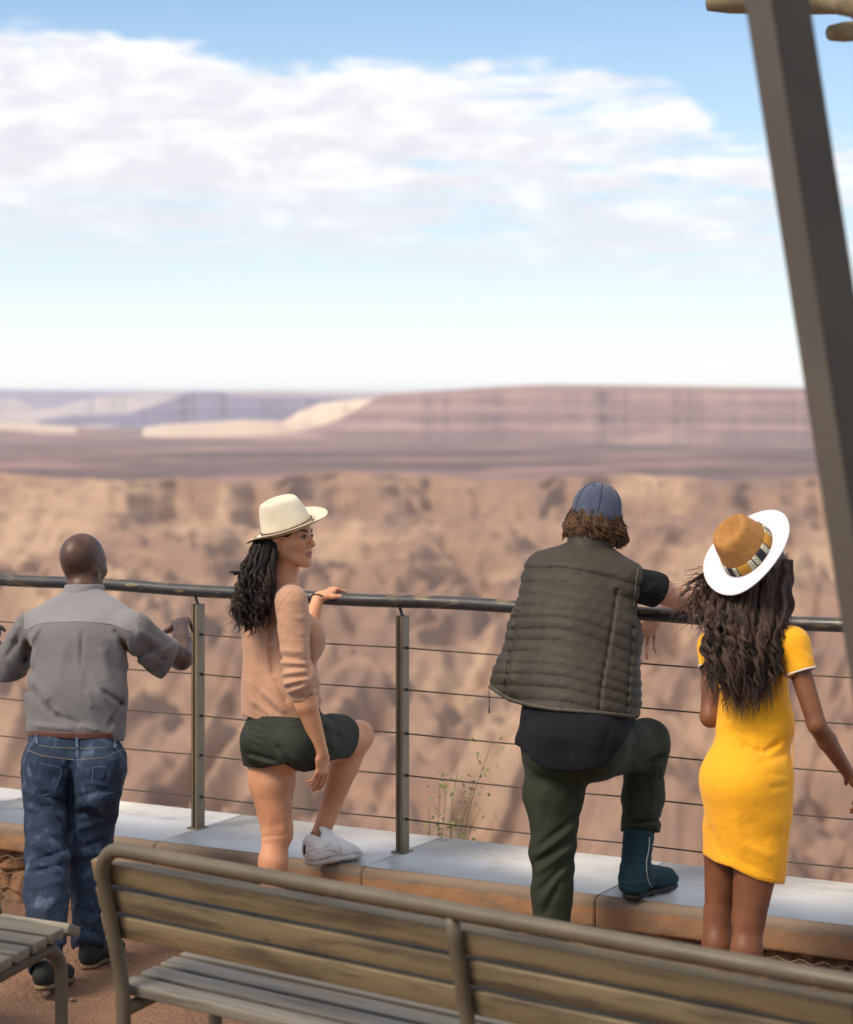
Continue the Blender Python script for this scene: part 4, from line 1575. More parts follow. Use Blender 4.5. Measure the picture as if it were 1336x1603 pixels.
def hat_mesh(c, R, F, Uv, rx, ry, hc, bw, brim_curl, pinch=.9, mats=None, root=None, o0=None, band=None, brim_under=None, th=.0035, top_taper=.86, brim_lift=(0, 0), name='hat'):
    """felt hat: c = middle of the crown opening"""
    na = 96
    th_ = np.linspace(0, 2 * np.pi, na, endpoint=False)   # 0 = front
    L = lambda x, y, z: c + np.multiply.outer(x, R) + np.multiply.outer(y, F) + np.multiply.outer(z, Uv)

    def crown(off):
        prof = [(1.0, 0.0), (1.0, .12), (.995, .25), (.985, .4), (.965, .55), (.94, .7), (.91, .82), (.88, .91), (.83, .97), (.76, 1.0), (.66, 1.005), (.55, .99), (.42, .975), (.3, .965), (.18, .96), (.08, .958), (0.01, .957)]
        rings = []
        for rr, zz in prof:
            tp = 1 - (1 - top_taper) * zz
            x = (rx + off) * rr * tp * np.sin(th_)
            y = (ry + off) * rr * tp * np.cos(th_)
            z = np.full(na, hc * zz) + off * (zz > .9)
            # front pinch
            fpin = np.exp(-((th_ - np.pi * 2 * (th_ > np.pi)) ** 2 / .35)) * 0
            side = np.clip(np.cos(th_), 0, 1) ** 1.2 * np.clip(zz * 1.6 - .5, 0, 1)
            x = x * (1 - .30 * pinch * side)
            # long dent on top
            if zz > .9:
                dent = np.exp(-(x / (rx * .33)) ** 2) * np.clip(1.15 - abs(rr) * .9, 0, 1)
                z = z - hc * .20 * pinch * dent * (.75 + .25 * np.cos(th_)) - hc * .04 * (1 - rr)
            z = z + hc * .06 * np.cos(th_) * 0
            rings.append(L(x, y, z))
        return rings

    def brim_r(f, off):
        q = brim_curl
        x = (rx + bw * f) * np.sin(th_)
        y = (ry + bw * f) * np.cos(th_)
        z = q[0] * f ** 1.6 * np.abs(np.sin(th_)) ** 1.6 + q[1] * f ** 1.5 * np.clip(np.cos(th_), 0, 1) ** 1.5 + q[2] * f ** 1.5 * np.clip(-np.cos(th_), 0, 1) ** 1.5 + off
        z = z + .0035 * f * np.sin(3 * th_ + .7)
        return L(x, y, z)
    rings = crown(0)
    V = np.concatenate(rings)
    i = np.arange(len(V)).reshape(len(rings), na)
    F_ = np.stack([i[:-1], np.roll(i[:-1], -1, 1), np.roll(i[1:], -1, 1), i[1:]], -1).reshape(-1, 4)
    root_h = link(name, V, F_, mats[0], root, True, o0)
    rs = [brim_r(f, th / 2) for f in np.linspace(-.05, 1, 12)] + [brim_r(1.012, 0)] + [brim_r(f, -th / 2) for f in np.linspace(1, -.05, 12)]
    V = np.concatenate(rs)
    i = np.arange(len(V)).reshape(len(rs), na)
    F_ = np.stack([i[:-1], i[1:], np.roll(i[1:], -1, 1), np.roll(i[:-1], -1, 1)], -1).reshape(-1, 4)
    mi = np.repeat((np.arange(len(rs) - 1) > 12).astype(int), na)
    link('brim', V, F_, None, root_h, True, o0, mats=[mats[1], brim_under or mats[1]], midx=mi)
    if band:
        lo_, hi_, fn, bm_ = band
        nb_ = 360
        tb = np.linspace(0, 2 * np.pi, nb_, endpoint=False)
        rr = []
        for q, o in ((lo_, .0005), (lo_, .0028), ((lo_ + hi_) / 2, .0034), (hi_, .0026), (hi_, .0005)):
            tp = 1 - (1 - top_taper) * q
            x = ((rx + o) * tp) * np.sin(tb) * (1 - .02 * q); y = ((ry + o) * tp) * np.cos(tb) * (1 - .02 * q)
            rr.append(L(x, y, np.full(nb_, hc * q)))
        V = np.concatenate(rr)
        i = np.arange(len(V)).reshape(5, nb_)
        F_ = np.stack([i[:-1], np.roll(i[:-1], -1, 1), np.roll(i[1:], -1, 1), i[1:]], -1).reshape(-1, 4)
        mi = np.tile([fn(a) for a in tb], 4)
        bo = link('hat_band', V, F_, None, root_h, True, o0, mats=bm_, midx=mi)
        return root_h, bo, L
    return root_h, None, L

# ------------------------------------------------------------------ man in the grey shirt
def man_grey():
    F, R = yaw(20)
    root = empty('person', W(115, 1560, 8.66) * [1, 1, 0], 'bald man in a grey short sleeved shirt and worn blue jeans leaning towards the railing', 'person', 'people at the railing')
    o0 = np.array(root.location)
    pel = W(116, 1165, 8.98); belly = W(119, 1095, 9.04); che = W(126, 1005, 9.13); nb = W(131, 938, 9.22)
    hc = W(131, 886, 9.30)
    LS = W(52, 990, 9.24); RS = W(207, 990, 9.06)
    hipL = W(80, 1205, 9.02); hipR = W(152, 1205, 8.94)
    kL = W(74, 1335, 8.80); kR = W(140, 1330, 8.96)
    aL = W(74, 1508, 8.42); aR = W(138, 1470, 8.86)
    eR = W(284, 1031, 9.32); wR = W(284, 979, 9.60)
    eL = W(8, 1050, 9.45); wL = W(-30, 975, 9.80)
    b = Sdf()
    b.add(erc(pel, belly, .110, .108, R, 1.5), .03).add(erc(belly, che, .108, .105, R, 1.6), .04)
    b.add(rc(LS, nb, .05, .05), .04).add(rc(RS, nb, .05, .05), .04).add(rc(LS, RS, .055, .055), .05)
    b.add(rc(nb - [0, 0, .03], hc - F * .012 + [0, 0, -.02], .062, .058), .025)
    for h_, k_, a_ in ((hipL, kL, aL), (hipR, kR, aR)):
        b.add(rc(h_, k_, .085, .056), .03).add(rc(k_, k_ * .6 + a_ * .4, .052, .050), .02).add(rc(k_ * .6 + a_ * .4, a_, .050, .036), .02)
        add_foot(b, a_, F)
    b.add(rc(RS, eR, .05, .042), .02).add(rc(eR, eR * .55 + wR * .45, .043, .041), .015).add(rc(eR * .55 + wR * .45, wR, .041, .027), .015)
    b.add(rc(LS, eL, .05, .042), .02).add(rc(eL, eL * .6 + wL * .4, .043, .041), .015).add(rc(eL * .6 + wL * .4, wL, .041, .027), .015)
    fr = frame(30, -4, 0)
    L = add_head(b, hc, fr, 1.03)
    # folds of skin at the neck
    b.sub(rc(L(-.05, -.10, -.052), L(.05, -.10, -.052), .004, .004), .008)
    add_hand(b, wR, nrm([-.10, .72, .10]), nrm([-.25, -.15, 1]), -1, (38, 34, 34, 38), 40, 1.04)
    add_hand(b, wL, nrm([.1, 1, -.05]), [0, 0, 1], 1, (25, 28, 30, 34), 25, 1.04)
    allp = [pel, hc + [0, 0, .1], aL, aR, eR, wR + [0, .12, 0], eL, wL + [0, .1, 0], LS, RS, hipL]
    body_mesh(b, allp, o0, root, M['skin_dark'], .0046, .13)
    face_parts(root, o0, L, fr, 1.03, M['hair_dark'])

    # jeans
    j = Sdf()
    j.add(erc(pel + [0, 0, .06], pel - [0, 0, .03], .118, .128, R, 1.50), .03)
    j.add(rc(W(78, 1200, 8.90), W(80, 1235, 8.90), .088, .092), .05)
    j.add(rc(W(156, 1200, 8.84), W(154, 1235, 8.84), .088, .090), .05)
    kLm = kL * .5 + hipL * .5; kRm = kR * .5 + hipR * .5
    j.add(rc(W(113, 1235, 8.95), W(111, 1322, 8.88), .056, .042), .03)
    j.add(rc(hipL, kL, .108, .080), .04).add(rc(hipR, kR, .108, .080), .04)
    tl = (aL - kL); tr = (aR - kR)
    j.add(rc(kL, kL + tl * .35, .076, .077), .03).add(rc(kL + tl * .35, aL + tl * .02, .077, .066), .03)
    j.add(rc(kR, kR + tr * .35, .070, .066), .03).add(rc(kR + tr * .35, aR + tr * .02, .066, .063), .03)
    fl_ = [
        (110, 1195, 112, 1330, 7, -.020), (103, 1290, 62, 1262, 4, -.006), (112, 1262, 60, 1240, 5, -.008), (118, 1275, 175, 1258, 5, -.007), (112, 1250, 170, 1236, 4, -.006),
        (40, 1262, 100, 1280, 5, .006), (45, 1300, 100, 1318, 5, -.006), (44, 1318, 104, 1345, 5, .007), (50, 1350, 104, 1330, 4, -.007), (42, 1342, 98, 1366, 5, .007), (44, 1368, 102, 1352, 4, -.008), (48, 1392, 100, 1378, 5, .005),
        (118, 1300, 168, 1285, 5, .006), (120, 1330, 162, 1315, 4, -.006), (118, 1345, 160, 1335, 5, .006), (122, 1372, 152, 1350, 4, -.005),
        (118, 1420, 150, 1432, 4, -.005), (116, 1436, 152, 1448, 4, .006), (116, 1456, 155, 1462, 4, -.006), (118, 1470, 158, 1474, 4, .006),
        (56, 1478, 98, 1490, 4, .007), (54, 1494, 98, 1504, 4, -.008), (52, 1508, 96, 1516, 4, .008), (60, 1440, 96, 1400, 5, .004), (70, 1400, 76, 1470, 6, .004),
        (56, 1215, 92, 1250, 5, .004), (135, 1225, 175, 1232, 4, .004)]
    j.disp = folds(fl_,   .0060, 13, (1, 1, 1.8), 1.35)
    j.cut(hemcut([(0, 1147), (60, 1150), (130, 1156), (230, 1157)], -1))
    j.cut(plane(aL + tl * .06, tl)) if False else None
    lc = plane(aL + nrm(tl) * .030, tl); rcut = plane(aR + nrm(tr) * .030, tr)
    midx = (aL[0] + aR[0]) / 2
    j.cut(lambda p: np.where(p[:, 0] < midx, lc(p), rcut(p)))
    j.sub(rc(aL - nrm(tl) * .03, aL + nrm(tl) * .06, .050, .058), .004)
    j.sub(rc(aR - nrm(tr) * .03, aR + nrm(tr) * .06, .048, .055), .004)
    jp = [pel + [0, 0, .1], hipL, hipR, kL, kR, aL, aR]
    jo = cloth('jeans', j, jp, o0, root, M['denim'], .0048, .15)
    # seams, pockets, waistband
    fnj = lambda p: j(p)
    for ln in ([(40, 1163), (80, 1170), (122, 1172), (165, 1170), (198, 1162)], ):
        trim_on(fnj, ln, 8.9, .0016, 'waistband_seam', M['denim_stitch'], jo, o0, lift=.001)
    trim_on(fnj, [(37, 1172), (66, 1183), (118, 1190)], 8.9, .0018, 'yoke_seam', M['denim_stitch'], jo, o0)
    trim_on(fnj, [(122, 1190), (165, 1186), (199, 1170)], 8.9, .0018, 'yoke_seam', M['denim_stitch'], jo, o0)
    trim_on(fnj, [(121, 1158), (122, 1200), (118, 1235)], 8.9, .0024, 'centre_seam', M['denim_fade'], jo, o0)
    trim_on(fnj, [(40, 1186), (38, 1215), (40, 1240), (56, 1248), (84, 1242), (100, 1202), (72, 1197), (40, 1186)], 8.9, .0017, 'back_pocket', M['denim_fade'], jo, o0)
    trim_on(fnj, [(146, 1202), (145, 1232), (164, 1246), (190, 1234), (198, 1196), (180, 1198), (146, 1202)], 8.9, .0017, 'back_pocket', M['denim_fade'], jo, o0)
    for x, y in ((58, 1150), (121, 1156), (180, 1156)):
        trim_on(fnj, [(x, y - 1), (x, y + 6), (x + 1, y + 15)], 8.9, .0055, 'belt_loop', M['denim_fade'], jo, o0, lift=.006)
    # belt
    bt = Sdf()
    bt.add(erc(pel + [0, 0, .06], pel - [0, 0, .03], .1225, .128, R, 1.49), .03)
    bt.cut(hemcut([(0, 1143), (60, 1144), (130, 1147), (230, 1146)], -1)).cut(hemcut([(0, 1152), (60, 1154), (130, 1158), (230, 1158)], 1))
    cloth('belt', bt, [pel + [0, 0, .1], pel], o0, root, M['belt'], .004, .22)

    # shirt
    s = Sdf()
    s.add(erc(W(119, 1145, 9.0), W(120, 1090, 9.03), .128, .126, R, 1.52), .03)
    s.add(erc(W(120, 1090, 9.03), che, .126, .128, R, 1.50), .04)
    s.add(erc(che, W(129, 968, 9.16), .122, .085, R, 1.66), .05)
    s.add(rc(LS + [0, 0, .008], nb - [0, 0, .012], .066, .066), .05).add(rc(RS + [0, 0, .008], nb - [0, 0, .012], .066, .066), .05)
    sr = W(255, 1028, 9.22)
    s.add(rc(RS, sr, .076, .078), .035)
    s.add(rc(sr, W(262, 1033, 9.25), .078, .080), .01)
    sl = W(18, 1040, 9.36)
    s.add(rc(LS, sl, .076, .072), .035)
    s.add(rc(sl, W(12, 1052, 9.39), .072, .074), .01)
    s.disp = folds([
        (45, 1000, 38, 1040, 5, -.016), (52, 1010, 42, 1032, 4, -.008), (205, 1035, 240, 1012, 5, -.010), (190, 1000, 208, 1038, 5, -.013), (178, 985, 198, 1010, 4, -.006),
        (62, 980, 44, 1010, 5, .007), (122, 995, 128, 1080, 7, .004), (130, 985, 126, 1050, 4, -.004), (42, 1075, 85, 1118, 5, -.009), (85, 1118, 128, 1136, 5, -.008), (48, 1062, 78, 1100, 6, .007), (60, 1090, 110, 1132, 5, .006),
        (150, 1075, 180, 1128, 6, .005), (160, 1080, 195, 1105, 4, -.006), (196, 1090, 170, 1140, 4, -.004), (100, 1130, 160, 1145, 5, .005), (48, 1135, 120, 1142, 5, .006), (135, 1080, 145, 1110, 5, .003),
        (215, 985, 250, 1010, 6, .005), (222, 1005, 262, 1035, 5, -.006), (230, 1035, 272, 1010, 4, .005), (14, 1005, 30, 975, 6, .005), (10, 1030, 30, 1000, 4, -.005), (100, 1010, 90, 1080, 9, .003), (160, 1010, 170, 1070, 9, .003), (52, 1040, 60, 1090, 5, -.005)], .0050, 11, (1, 1, .7), 1.8)
    hem = hemcut([(-40, 1130), (37, 1144), (60, 1151), (100, 1153), (150, 1158), (199, 1161), (240, 1161)], 1)
    s.cut(lambda p: np.where(p[:, 0] < W(31, 1000, 9.2)[0], -9.0, hem(p)))
    ar = nrm(sr - RS); al = nrm(sl - LS)
    arn = nrm(ar + np.array([.0, .0, -.45])); aln = nrm(al + np.array([.45, 0, -.25]))
    pr = plane(W(268, 1030, 9.25), [.89, .25, -.42]); pl = plane(W(13, 1050, 9.39), aln)
    xr = W(230, 1000, 9.2)[0]; xl = W(28, 1000, 9.3)[0]
    s.cut(lambda p: np.where(p[:, 0] > xr, pr(p), -9.0))
    s.cut(lambda p: np.where((p[:, 0] < xl + .05) & (p[:, 2] < LS[2]), pl(p), -9.0))
    s.sub(rc(W(240, 1022, 9.18), W(300, 1048, 9.36), .066, .078), .004)
    s.sub(rc(W(24, 1030, 9.33), W(0, 1078, 9.45), .060, .070), .004)
    s.sub(rc(nb - [0, 0, .0], nb + [0, 0, .12] + F * .03, .060, .075), .006)
    sp = [W(119, 1150, 9.0), nb, LS, RS, sr + [.08, 0, 0], sl - [.08, 0, 0]]
    fns = lambda p: s(p)
    # the lighter yoke is a panel of its own cloth: colour by face
    l_, u_ = bounds(sp, .16)
    V, Fq = sdf_mesh(s, l_, u_, .0048, 1)
    c = V[Fq].mean(1)
    x, y = to_px(c)
    yk = (y < np.interp(x, [45, 60, 90, 130, 175, 205, 215], [985, 975, 974, 973, 977, 988, 1000])) & (x > 38) & (x < 218)
    so = link('shirt', V, Fq, None, root, True, o0, mats=[M['shirt'], M['shirt_yoke']], midx=yk.astype(int))
    trim_on(fns, [(47, 984), (60, 976), (90, 974), (130, 973), (175, 977), (205, 989)], 9.1, .0016, 'yoke_seam', M['shirt'], so, o0)
    trim_on(fns, [(214, 966), (218, 985), (208, 1012), (204, 1030)], 9.1, .0015, 'sleeve_seam', M['shirt'], so, o0)
    trim_on(fns, [(36, 958), (34, 985), (42, 1022)], 9.2, .0015, 'sleeve_seam', M['shirt'], so, o0)
    trim_on(fns, [(252, 1050), (266, 1034), (277, 1012)], 9.2, .0013, 'sleeve_hem', M['shirt'], so, o0)
    # collar
    cb = Sdf()
    c0 = nb + [0, 0, -.012]; c1 = nb + [0, 0, .056] + F * .012
    cb.add(rc(c0, c1, .086, .074), 0)
    cb.cut(plane(c1 - [0, 0, .002], [0, .12, 1])).cut(plane(c0 + [0, 0, .002], [0, 0, -1]))
    cb.sub(rc(c0 - [0, 0, .1], c1 + [0, 0, .1], .064, .064), .002)
    cb.disp = lambda p: (.0015 * fbm(p * 30, 2)).astype(np.float32)
    cloth('collar', cb, [c0, c1], o0, so, M['shirt_yoke'], .0035, .1)

    # shoes
    heelR = np.array([aR[0] - .0, aR[1] - .05, .0])
    shoe(root, o0, heelR + np.array([-.005, -.01, .0]), F, .285, 'shoe')
    tilt = rot(F, R, -14)
    heelL = np.array([aL[0] - .018, aL[1] - .06, .034])
    dl = nrm(F * 1.0 - R * .15 + np.array([0, 0, -.12]))
    shoe(root, o0, heelL, dl, .285, 'shoe')
    return root


# ------------------------------------------------------------------ woman in the tan sweater
def woman_tan():
    Ft, Rt = yaw(60)          # chest
    Fp, Rp = yaw(44)          # pelvis
    root = empty('person', W(455, 1510, 9.02) * [1, 1, 0], 'woman in a cream hat, tan sweater and dark shorts with one foot on the slabs', 'person', 'people at the railing')
    o0 = np.array(root.location)
    pel = W(447, 1155, 9.02); wai = W(446, 1078, 9.03); che = W(444, 995, 9.04); nb = W(440, 914, 9.03)
    fr = frame(116, 3, 0)
    hc = W(452, 845, 9.01)
    RS = W(457, 943, 8.86); LS = W(418, 940, 9.21)
    hipL = W(422, 1178, 9.06); hipR = W(486, 1160, 8.98)
    kL = W(433, 1305, 9.02); aL = W(428, 1462, 8.95)
    kR = W(561, 1152, 9.30); aR = W(504, 1302, 9.24)
    eR = W(468, 1065, 8.80); wR = W(504, 1178, 8.86)
    eL = W(470, 1030, 9.42); wL = W(499, 935, 9.56)
    b = Sdf()
    b.add(erc(pel, pel + [0, 0, -.03], .106, .10, Rp, 1.34), .03)
    b.add(erc(pel, wai, .100, .088, Rp, 1.25), .04).add(erc(wai, che, .088, .095, Rt, 1.25), .04)
    b.add(rc(che, nb, .08, .05), .04)
    b.add(rc(LS, nb, .042, .045), .04).add(rc(RS, nb, .042, .045), .04)
    b.add(rc(nb - [0, 0, .04], nb, .058, .052), .03)
    b.add(rc(nb, hc + fr[1] * .004 + [0, 0, -.035], .0550, .0520), .03)
    # legs
    b.add(rc(hipL, kL * .35 + hipL * .65, .088, .085), .03).add(rc(kL * .35 + hipL * .65, kL, .085, .053), .02)
    cL = kL * .72 + aL * .28 - Fp * .012
    b.add(rc(kL, cL, .050, .053), .02).add(rc(cL, aL, .052, .034), .02)
    b.add(rc(kL + Fp * .015, kL + Fp * .015 + [0, 0, .02], .050, .05), .02)
    b.add(rc(hipR, hipR * .5 + kR * .5, .094, .080), .03).add(rc(hipR * .5 + kR * .5, kR, .080, .058), .02)
    cR = kR * .70 + aR * .30 + nrm([-.75, -.55, -.3]) * .016
    b.add(rc(kR, cR, .055, .054), .02).add(rc(cR, aR, .054, .034), .02)
    dR = nrm([.74, .67, 0])
    add_foot(b, aL, Fp); b.add(rc(aR, aR - np.array([0, 0, .05]), .034, .030), .01)
    # arms
    b.add(rc(RS, eR, .045, .038), .02).add(rc(eR, eR * .68 + wR * .32, .039, .041), .015).add(rc(eR * .68 + wR * .32, wR, .041, .0235), .015)
    b.add(rc(LS, eL, .045, .038), .02).add(rc(eL, eL * .68 + wL * .32, .039, .039), .015).add(rc(eL * .68 + wL * .32, wL, .039, .023), .015)
    b.disp = folds([(406, 1311, 450, 1307, 2.6, -.0035), (412, 1322, 444, 1318, 3, -.0015), (420, 1280, 423, 1305, 3.5, .003), (444, 1275, 446, 1302, 3.5, .003), (425, 1290, 440, 1290, 6, -.002)], 0, 9, (1, 1, 1), .6)
    L = add_head(b, hc, fr, .985, fem=True)
    add_hand(b, wR, nrm([-.02, .06, -1]), nrm([.75, -.62, .0]), -1, (16, 20, 24, 26), 8, .94, spread=2)
    add_hand(b, wL, nrm([.70, .50, .36]), nrm([-.25, -.10, 1]), 1, (42, 46, 50, 50), 38, .94, spread=3)
    allp = [pel, hc + [0, 0, .1], aL - [0, 0, .08], aR, kR, eR, wR - [0, 0, .12], eL, wL + [.12, .1, 0], LS, RS]
    # split the cloth-free surface by colour: lips
    l_, u_ = bounds(allp, .12)
    V, Fq = sdf_mesh(b, l_, u_, .0040, 1)
    c = (V[Fq].mean(1) - hc) @ np.array(fr).T
    lips = (np.abs(c[:, 0]) < .0235) & (c[:, 1] > .078) & (np.abs(c[:, 2] + .0562) < .0125 - .25 * np.abs(c[:, 0]))
    link('body', V, Fq, None, root, True, o0, mats=[M['skin_light'], M['lips']], midx=lips.astype(int))
    face_parts(root, o0, L, fr, .985, M['hair_dark'])

    # sweater
    s = Sdf()
    s.add(erc(W(446, 1140, 9.02), wai, .124, .110, Rp, 1.22), .04)
    s.add(erc(wai, che, .112, .112, Rt, 1.20), .05)
    s.add(rc(W(488, 992, 8.98), W(489, 1004, 9.00), .040, .042), .09)
    s.add(rc(W(474, 992, 9.16), W(475, 1004, 9.16), .040, .04), .09)
    s.add(rc(W(403, 990, 9.02), W(404, 1112, 9.02), .055, .056), .06)
    s.add(rc(che, nb - [0, 0, .04], .105, .062), .05)
    s.add(rc(LS, nb - [0, 0, .035], .056, .052), .04).add(rc(RS, nb - [0, 0, .03], .054, .054), .04)
    arm = Sdf()
    cuff = eR + (wR - eR) * .26
    arm.add(rc(RS, eR, .062, .054), 0).add(rc(eR, cuff, .054, .044), .02)
    arm.disp = folds([(430, 1027, 482, 1034, 4, -.007), (432, 1036, 482, 1040, 3.5, .006), (434, 1046, 482, 1045, 4, -.007), (436, 1056, 484, 1048, 3.5, .006), (438, 1064, 484, 1058, 3.5, -.007), (440, 1072, 484, 1062, 3.5, .006),
                      (442, 1080, 476, 1068, 3.5, -.007), (446, 1086, 486, 1072, 4, .005), (428, 1016, 478, 1022, 4, .004)], .0022, 24, (1, 1, 2.2))
    arm.cut(plane(cuff, nrm(wR - eR) + np.array([.25, 0, .1])))
    arm.sub(rc(eR + (wR - eR) * .16, eR + (wR - eR) * .5, .036, .043), .003)
    larm = Sdf().add(rc(LS, eL, .060, .052), 0)
    lc2 = eL + (wL - eL) * .3
    larm.add(rc(eL, lc2, .052, .046), .02).cut(plane(lc2, wL - eL))
    s.disp = folds([(427, 960, 424, 1010, 4, -.012), (424, 1010, 430, 1060, 5, -.010), (430, 1060, 452, 1100, 5, -.008), (405, 1080, 450, 1118, 6, .006), (395, 1075, 440, 1122, 5, -.005), (385, 1060, 400, 1110, 6, .004), (484, 985, 484, 1060, 5, -.005), (490, 1040, 500, 1075, 6, .004), (498, 1078, 512, 1088, 4, -.005), (488, 1085, 512, 1078, 4, .004), (490, 1100, 512, 1090, 4, .005), (398, 1000, 402, 1060, 8, .003), (388, 1092, 430, 1124, 4, .004)], .004, 9, (1, 1, 1), 1.25)
    s.cut(hemcut([(340, 1112), (378, 1119), (400, 1126), (430, 1130), (470, 1131), (492, 1118), (514, 1093), (540, 1080)], 1))
    s.grp(arm, .008).grp(larm, .008)
    s.sub(rc(nb - [0, 0, .005], nb + [0, 0, .12], .062, .10), .006)
    sw = cloth('sweater', s, [W(446, 1140, 9.02), nb, LS, RS, eR, cuff, eL, lc2, W(512, 990, 9)], o0, root, M['sweater'], .0044, .13)
    fns = lambda p: s(p)
    trim_on(fns, [(473, 1107), (485, 1106), (506, 1095)], 8.9, .0016, 'cuff_seam', M['sweater'], sw, o0, lift=.001)
    trim_on(fns, [(383, 1110), (420, 1123), (465, 1125)], 8.9, .0014, 'hem_seam', M['sweater'], sw, o0, lift=.0005)
    trim_on(fns, [(455, 925), (440, 945), (430, 965), (425, 985)], 8.9, .0014, 'arm_seam', M['sweater'], sw, o0)

    # shorts
    h = Sdf()
    h.add(erc(W(447, 1115, 9.02), pel, .116, .126, Rp, 1.27), .03)
    h.add(erc(pel, pel + [0, 0, -.03], .126, .120, Rp, 1.36), .03)
    h.add(sph(W(411, 1162, 8.99), .084), .05).add(sph(W(462, 1166, 8.90), .093), .05)
    h.add(rc(hipL, W(424, 1215, 9.06), .100, .104), .03)
    h.add(rc(hipR, hipR * .45 + kR * .55, .106, .092), .03)
    h.disp = folds([(432, 1165, 460, 1205, 5, -.010), (395, 1132, 412, 1140, 3, -.004), (394, 1142, 410, 1150, 3, -.004), (396, 1152, 410, 1160, 3, -.004), (394, 1162, 406, 1170, 3, -.004), (386, 1178, 436, 1192, 4, -.007), (384, 1186, 430, 1198, 4, .005), (440, 1175, 475, 1200, 6, .005),
                    (505, 1115, 530, 1140, 4, -.006), (510, 1125, 540, 1148, 4, .005), (505, 1140, 538, 1158, 4, -.005), (500, 1150, 530, 1172, 4, .004), (390, 1125, 393, 1180, 3, -.003)], .0028, 12)
    dk = nrm(kR - hipR)
    ck = plane(W(534, 1150, 9.2), dk * 1.0 + np.array([.25, -.05, -.35]))
    cl = hemcut([(340, 1185), (370, 1190), (385, 1200), (410, 1203), (445, 1196), (462, 1205), (476, 1209), (497, 1205), (520, 1190), (600, 1180)], 1)
    h.cut(ck).cut(cl)
    h.cut(hemcut([(340, 1112), (378, 1117), (470, 1124), (500, 1100), (514, 1089), (540, 1080)], -1))
    h.sub(rc(W(424, 1196, 9.06), W(425, 1240, 9.06), .088, .094), .003)
    h.sub(rc(W(520, 1150, 9.2), kR + dk * .05, .080, .086), .003)
    sh = cloth('shorts', h, [W(447, 1115, 9.02), pel, hipL, hipR, W(545, 1150, 9.2), W(424, 1215, 9.06), W(404, 1168, 8.9)], o0, root, M['shorts'], .0044, .14)
    fnh = lambda p: h(p)
    trim_on(fnh, [(381, 1126), (410, 1136), (445, 1139), (468, 1137)], 8.9, .0014, 'waistband_seam', M['shorts'], sh, o0)
    trim_on(fnh, [(394, 1132), (391, 1150), (393, 1172)], 8.9, .0014, 'side_seam', M['shorts'], sh, o0)
    trim_on(fnh, [(391, 1192), (412, 1196), (440, 1190)], 8.9, .0014, 'leg_hem', M['shorts'], sh, o0)

    # sneakers
    hR = W(480, 1358, 9.12); hR[2] = CAPZ + .002
    ob, P, up_, th = shoe(root, o0, hR, dR, .27, 'sneaker', shaft=(np.array([aR[0] + .004, aR[1], CAPZ + .108]), .040, .043))
    mb = MB()
    q = P(-.030, 0, .062)
    mb.box(q + np.array([0, 0, .004]), nrm(np.cross(dR, [0, 0, 1])) * .006, dR * .003, np.array([0, 0, .017]), .001, 1)
    mb.build('heel_tab', M['black'], ob, False, o0)
    for i in range(4):
        mb = MB()
        a = P(.36 + i * .075, -.020, .096 - i * .011); c = P(.36 + i * .075, .020, .096 - i * .011); m_ = P(.37 + i * .075, 0, .108 - i * .012)
        mb.tube([a, m_, c], .0028, 6)
        mb.build('lace', M['white_leather'], ob, True, o0)
    hL = np.array([aL[0], aL[1] - .04, .0])
    shoe(root, o0, hL - Fp * .02, Fp, .26, 'sneaker', shaft=(aL + np.array([0, 0, .02]), .042, .042))

    fs = lambda p: up_(p)
    for ln in ([(474, 1318), (486, 1326), (502, 1330), (516, 1322)], [(484, 1348), (500, 1334), (518, 1330), (532, 1336)], [(532, 1322), (534, 1334), (538, 1342)], [(476, 1336), (490, 1330), (500, 1334)], [(500, 1345), (515, 1340), (526, 1343)]):
        trim_on(fs, ln, 9.2, .0011, 'seam', M['seam_grey'], ob, o0, n=20)
    # bracelet
    mb = MB()
    ax = nrm(wL - eL); u = nrm(np.cross(ax, [0, 0, 1])); v = np.cross(ax, u)
    c0 = wL + nrm([.70, .50, .36]) * .0
    mb.tube([c0 + u * .029 * math.cos(a) + v * .026 * math.sin(a) for a in np.linspace(0, 6.2832, 25)], .0028, 8, False)
    mb.build('bracelet', M['black'], root, True, o0)

    # hair: mass and curls
    rng = np.random.RandomState(5)
    hm = Sdf()
    hm.add(ell(hc + [0, 0, .028] - fr[1] * .016, (.081, .092, .088), fr), 0)
    hm.sub(ell(L(0, .092, -.02), (.085, .062, .12), fr), .01)
    hm.sub(ell(L(.075, .012, -.045), (.05, .052, .060), fr), .008)
    hm.sub(ell(L(.075, -.022, -.012), (.05, .020, .024), fr), .004)
    hm.cut(plane(W(453, 826, 9.0), [-.30, -.04, .95]))
    hm.chain([W(420, 850, 9.02), W(410, 885, 8.97), W(399, 925, 8.93), W(390, 960, 8.90), W(386, 985, 8.89)], [.048, .044, .046, .032, .014], .03)
    hm.disp = lambda p: (.010 * fbm(p * np.array([34, 34, 16], np.float32), 2)).astype(np.float32)
    hb = cloth('hair', hm, [hc + [0, 0, .1], W(380, 1000, 8.9), W(370, 900, 8.9), W(470, 850, 8.95)], o0, root, M['hair_dark'], .005, .09)
    n = 760
    t = rng.uniform(0, 1, n)
    rx_ = 398 + 34 * rng.uniform(0, 1, n); ry_ = 848 + rng.uniform(-8, 10, n)
    roots = np.array([W(x, y, 8.93 + .10 * rng.rand()) for x, y in zip(rx_, ry_)])
    k = (rx_ - 398) / 34
    mids = np.array([W(370 + 60 * a + rng.normal(0, 6), 918 + rng.normal(0, 8), 8.81 + .12 * rng.rand()) for a in k])
    ends = np.array([W(364 + 44 * a + rng.normal(0, 9), 985 - abs(rng.normal(0, 32)) + 16 * rng.rand(), 8.82 + .10 * rng.rand()) for a in k])
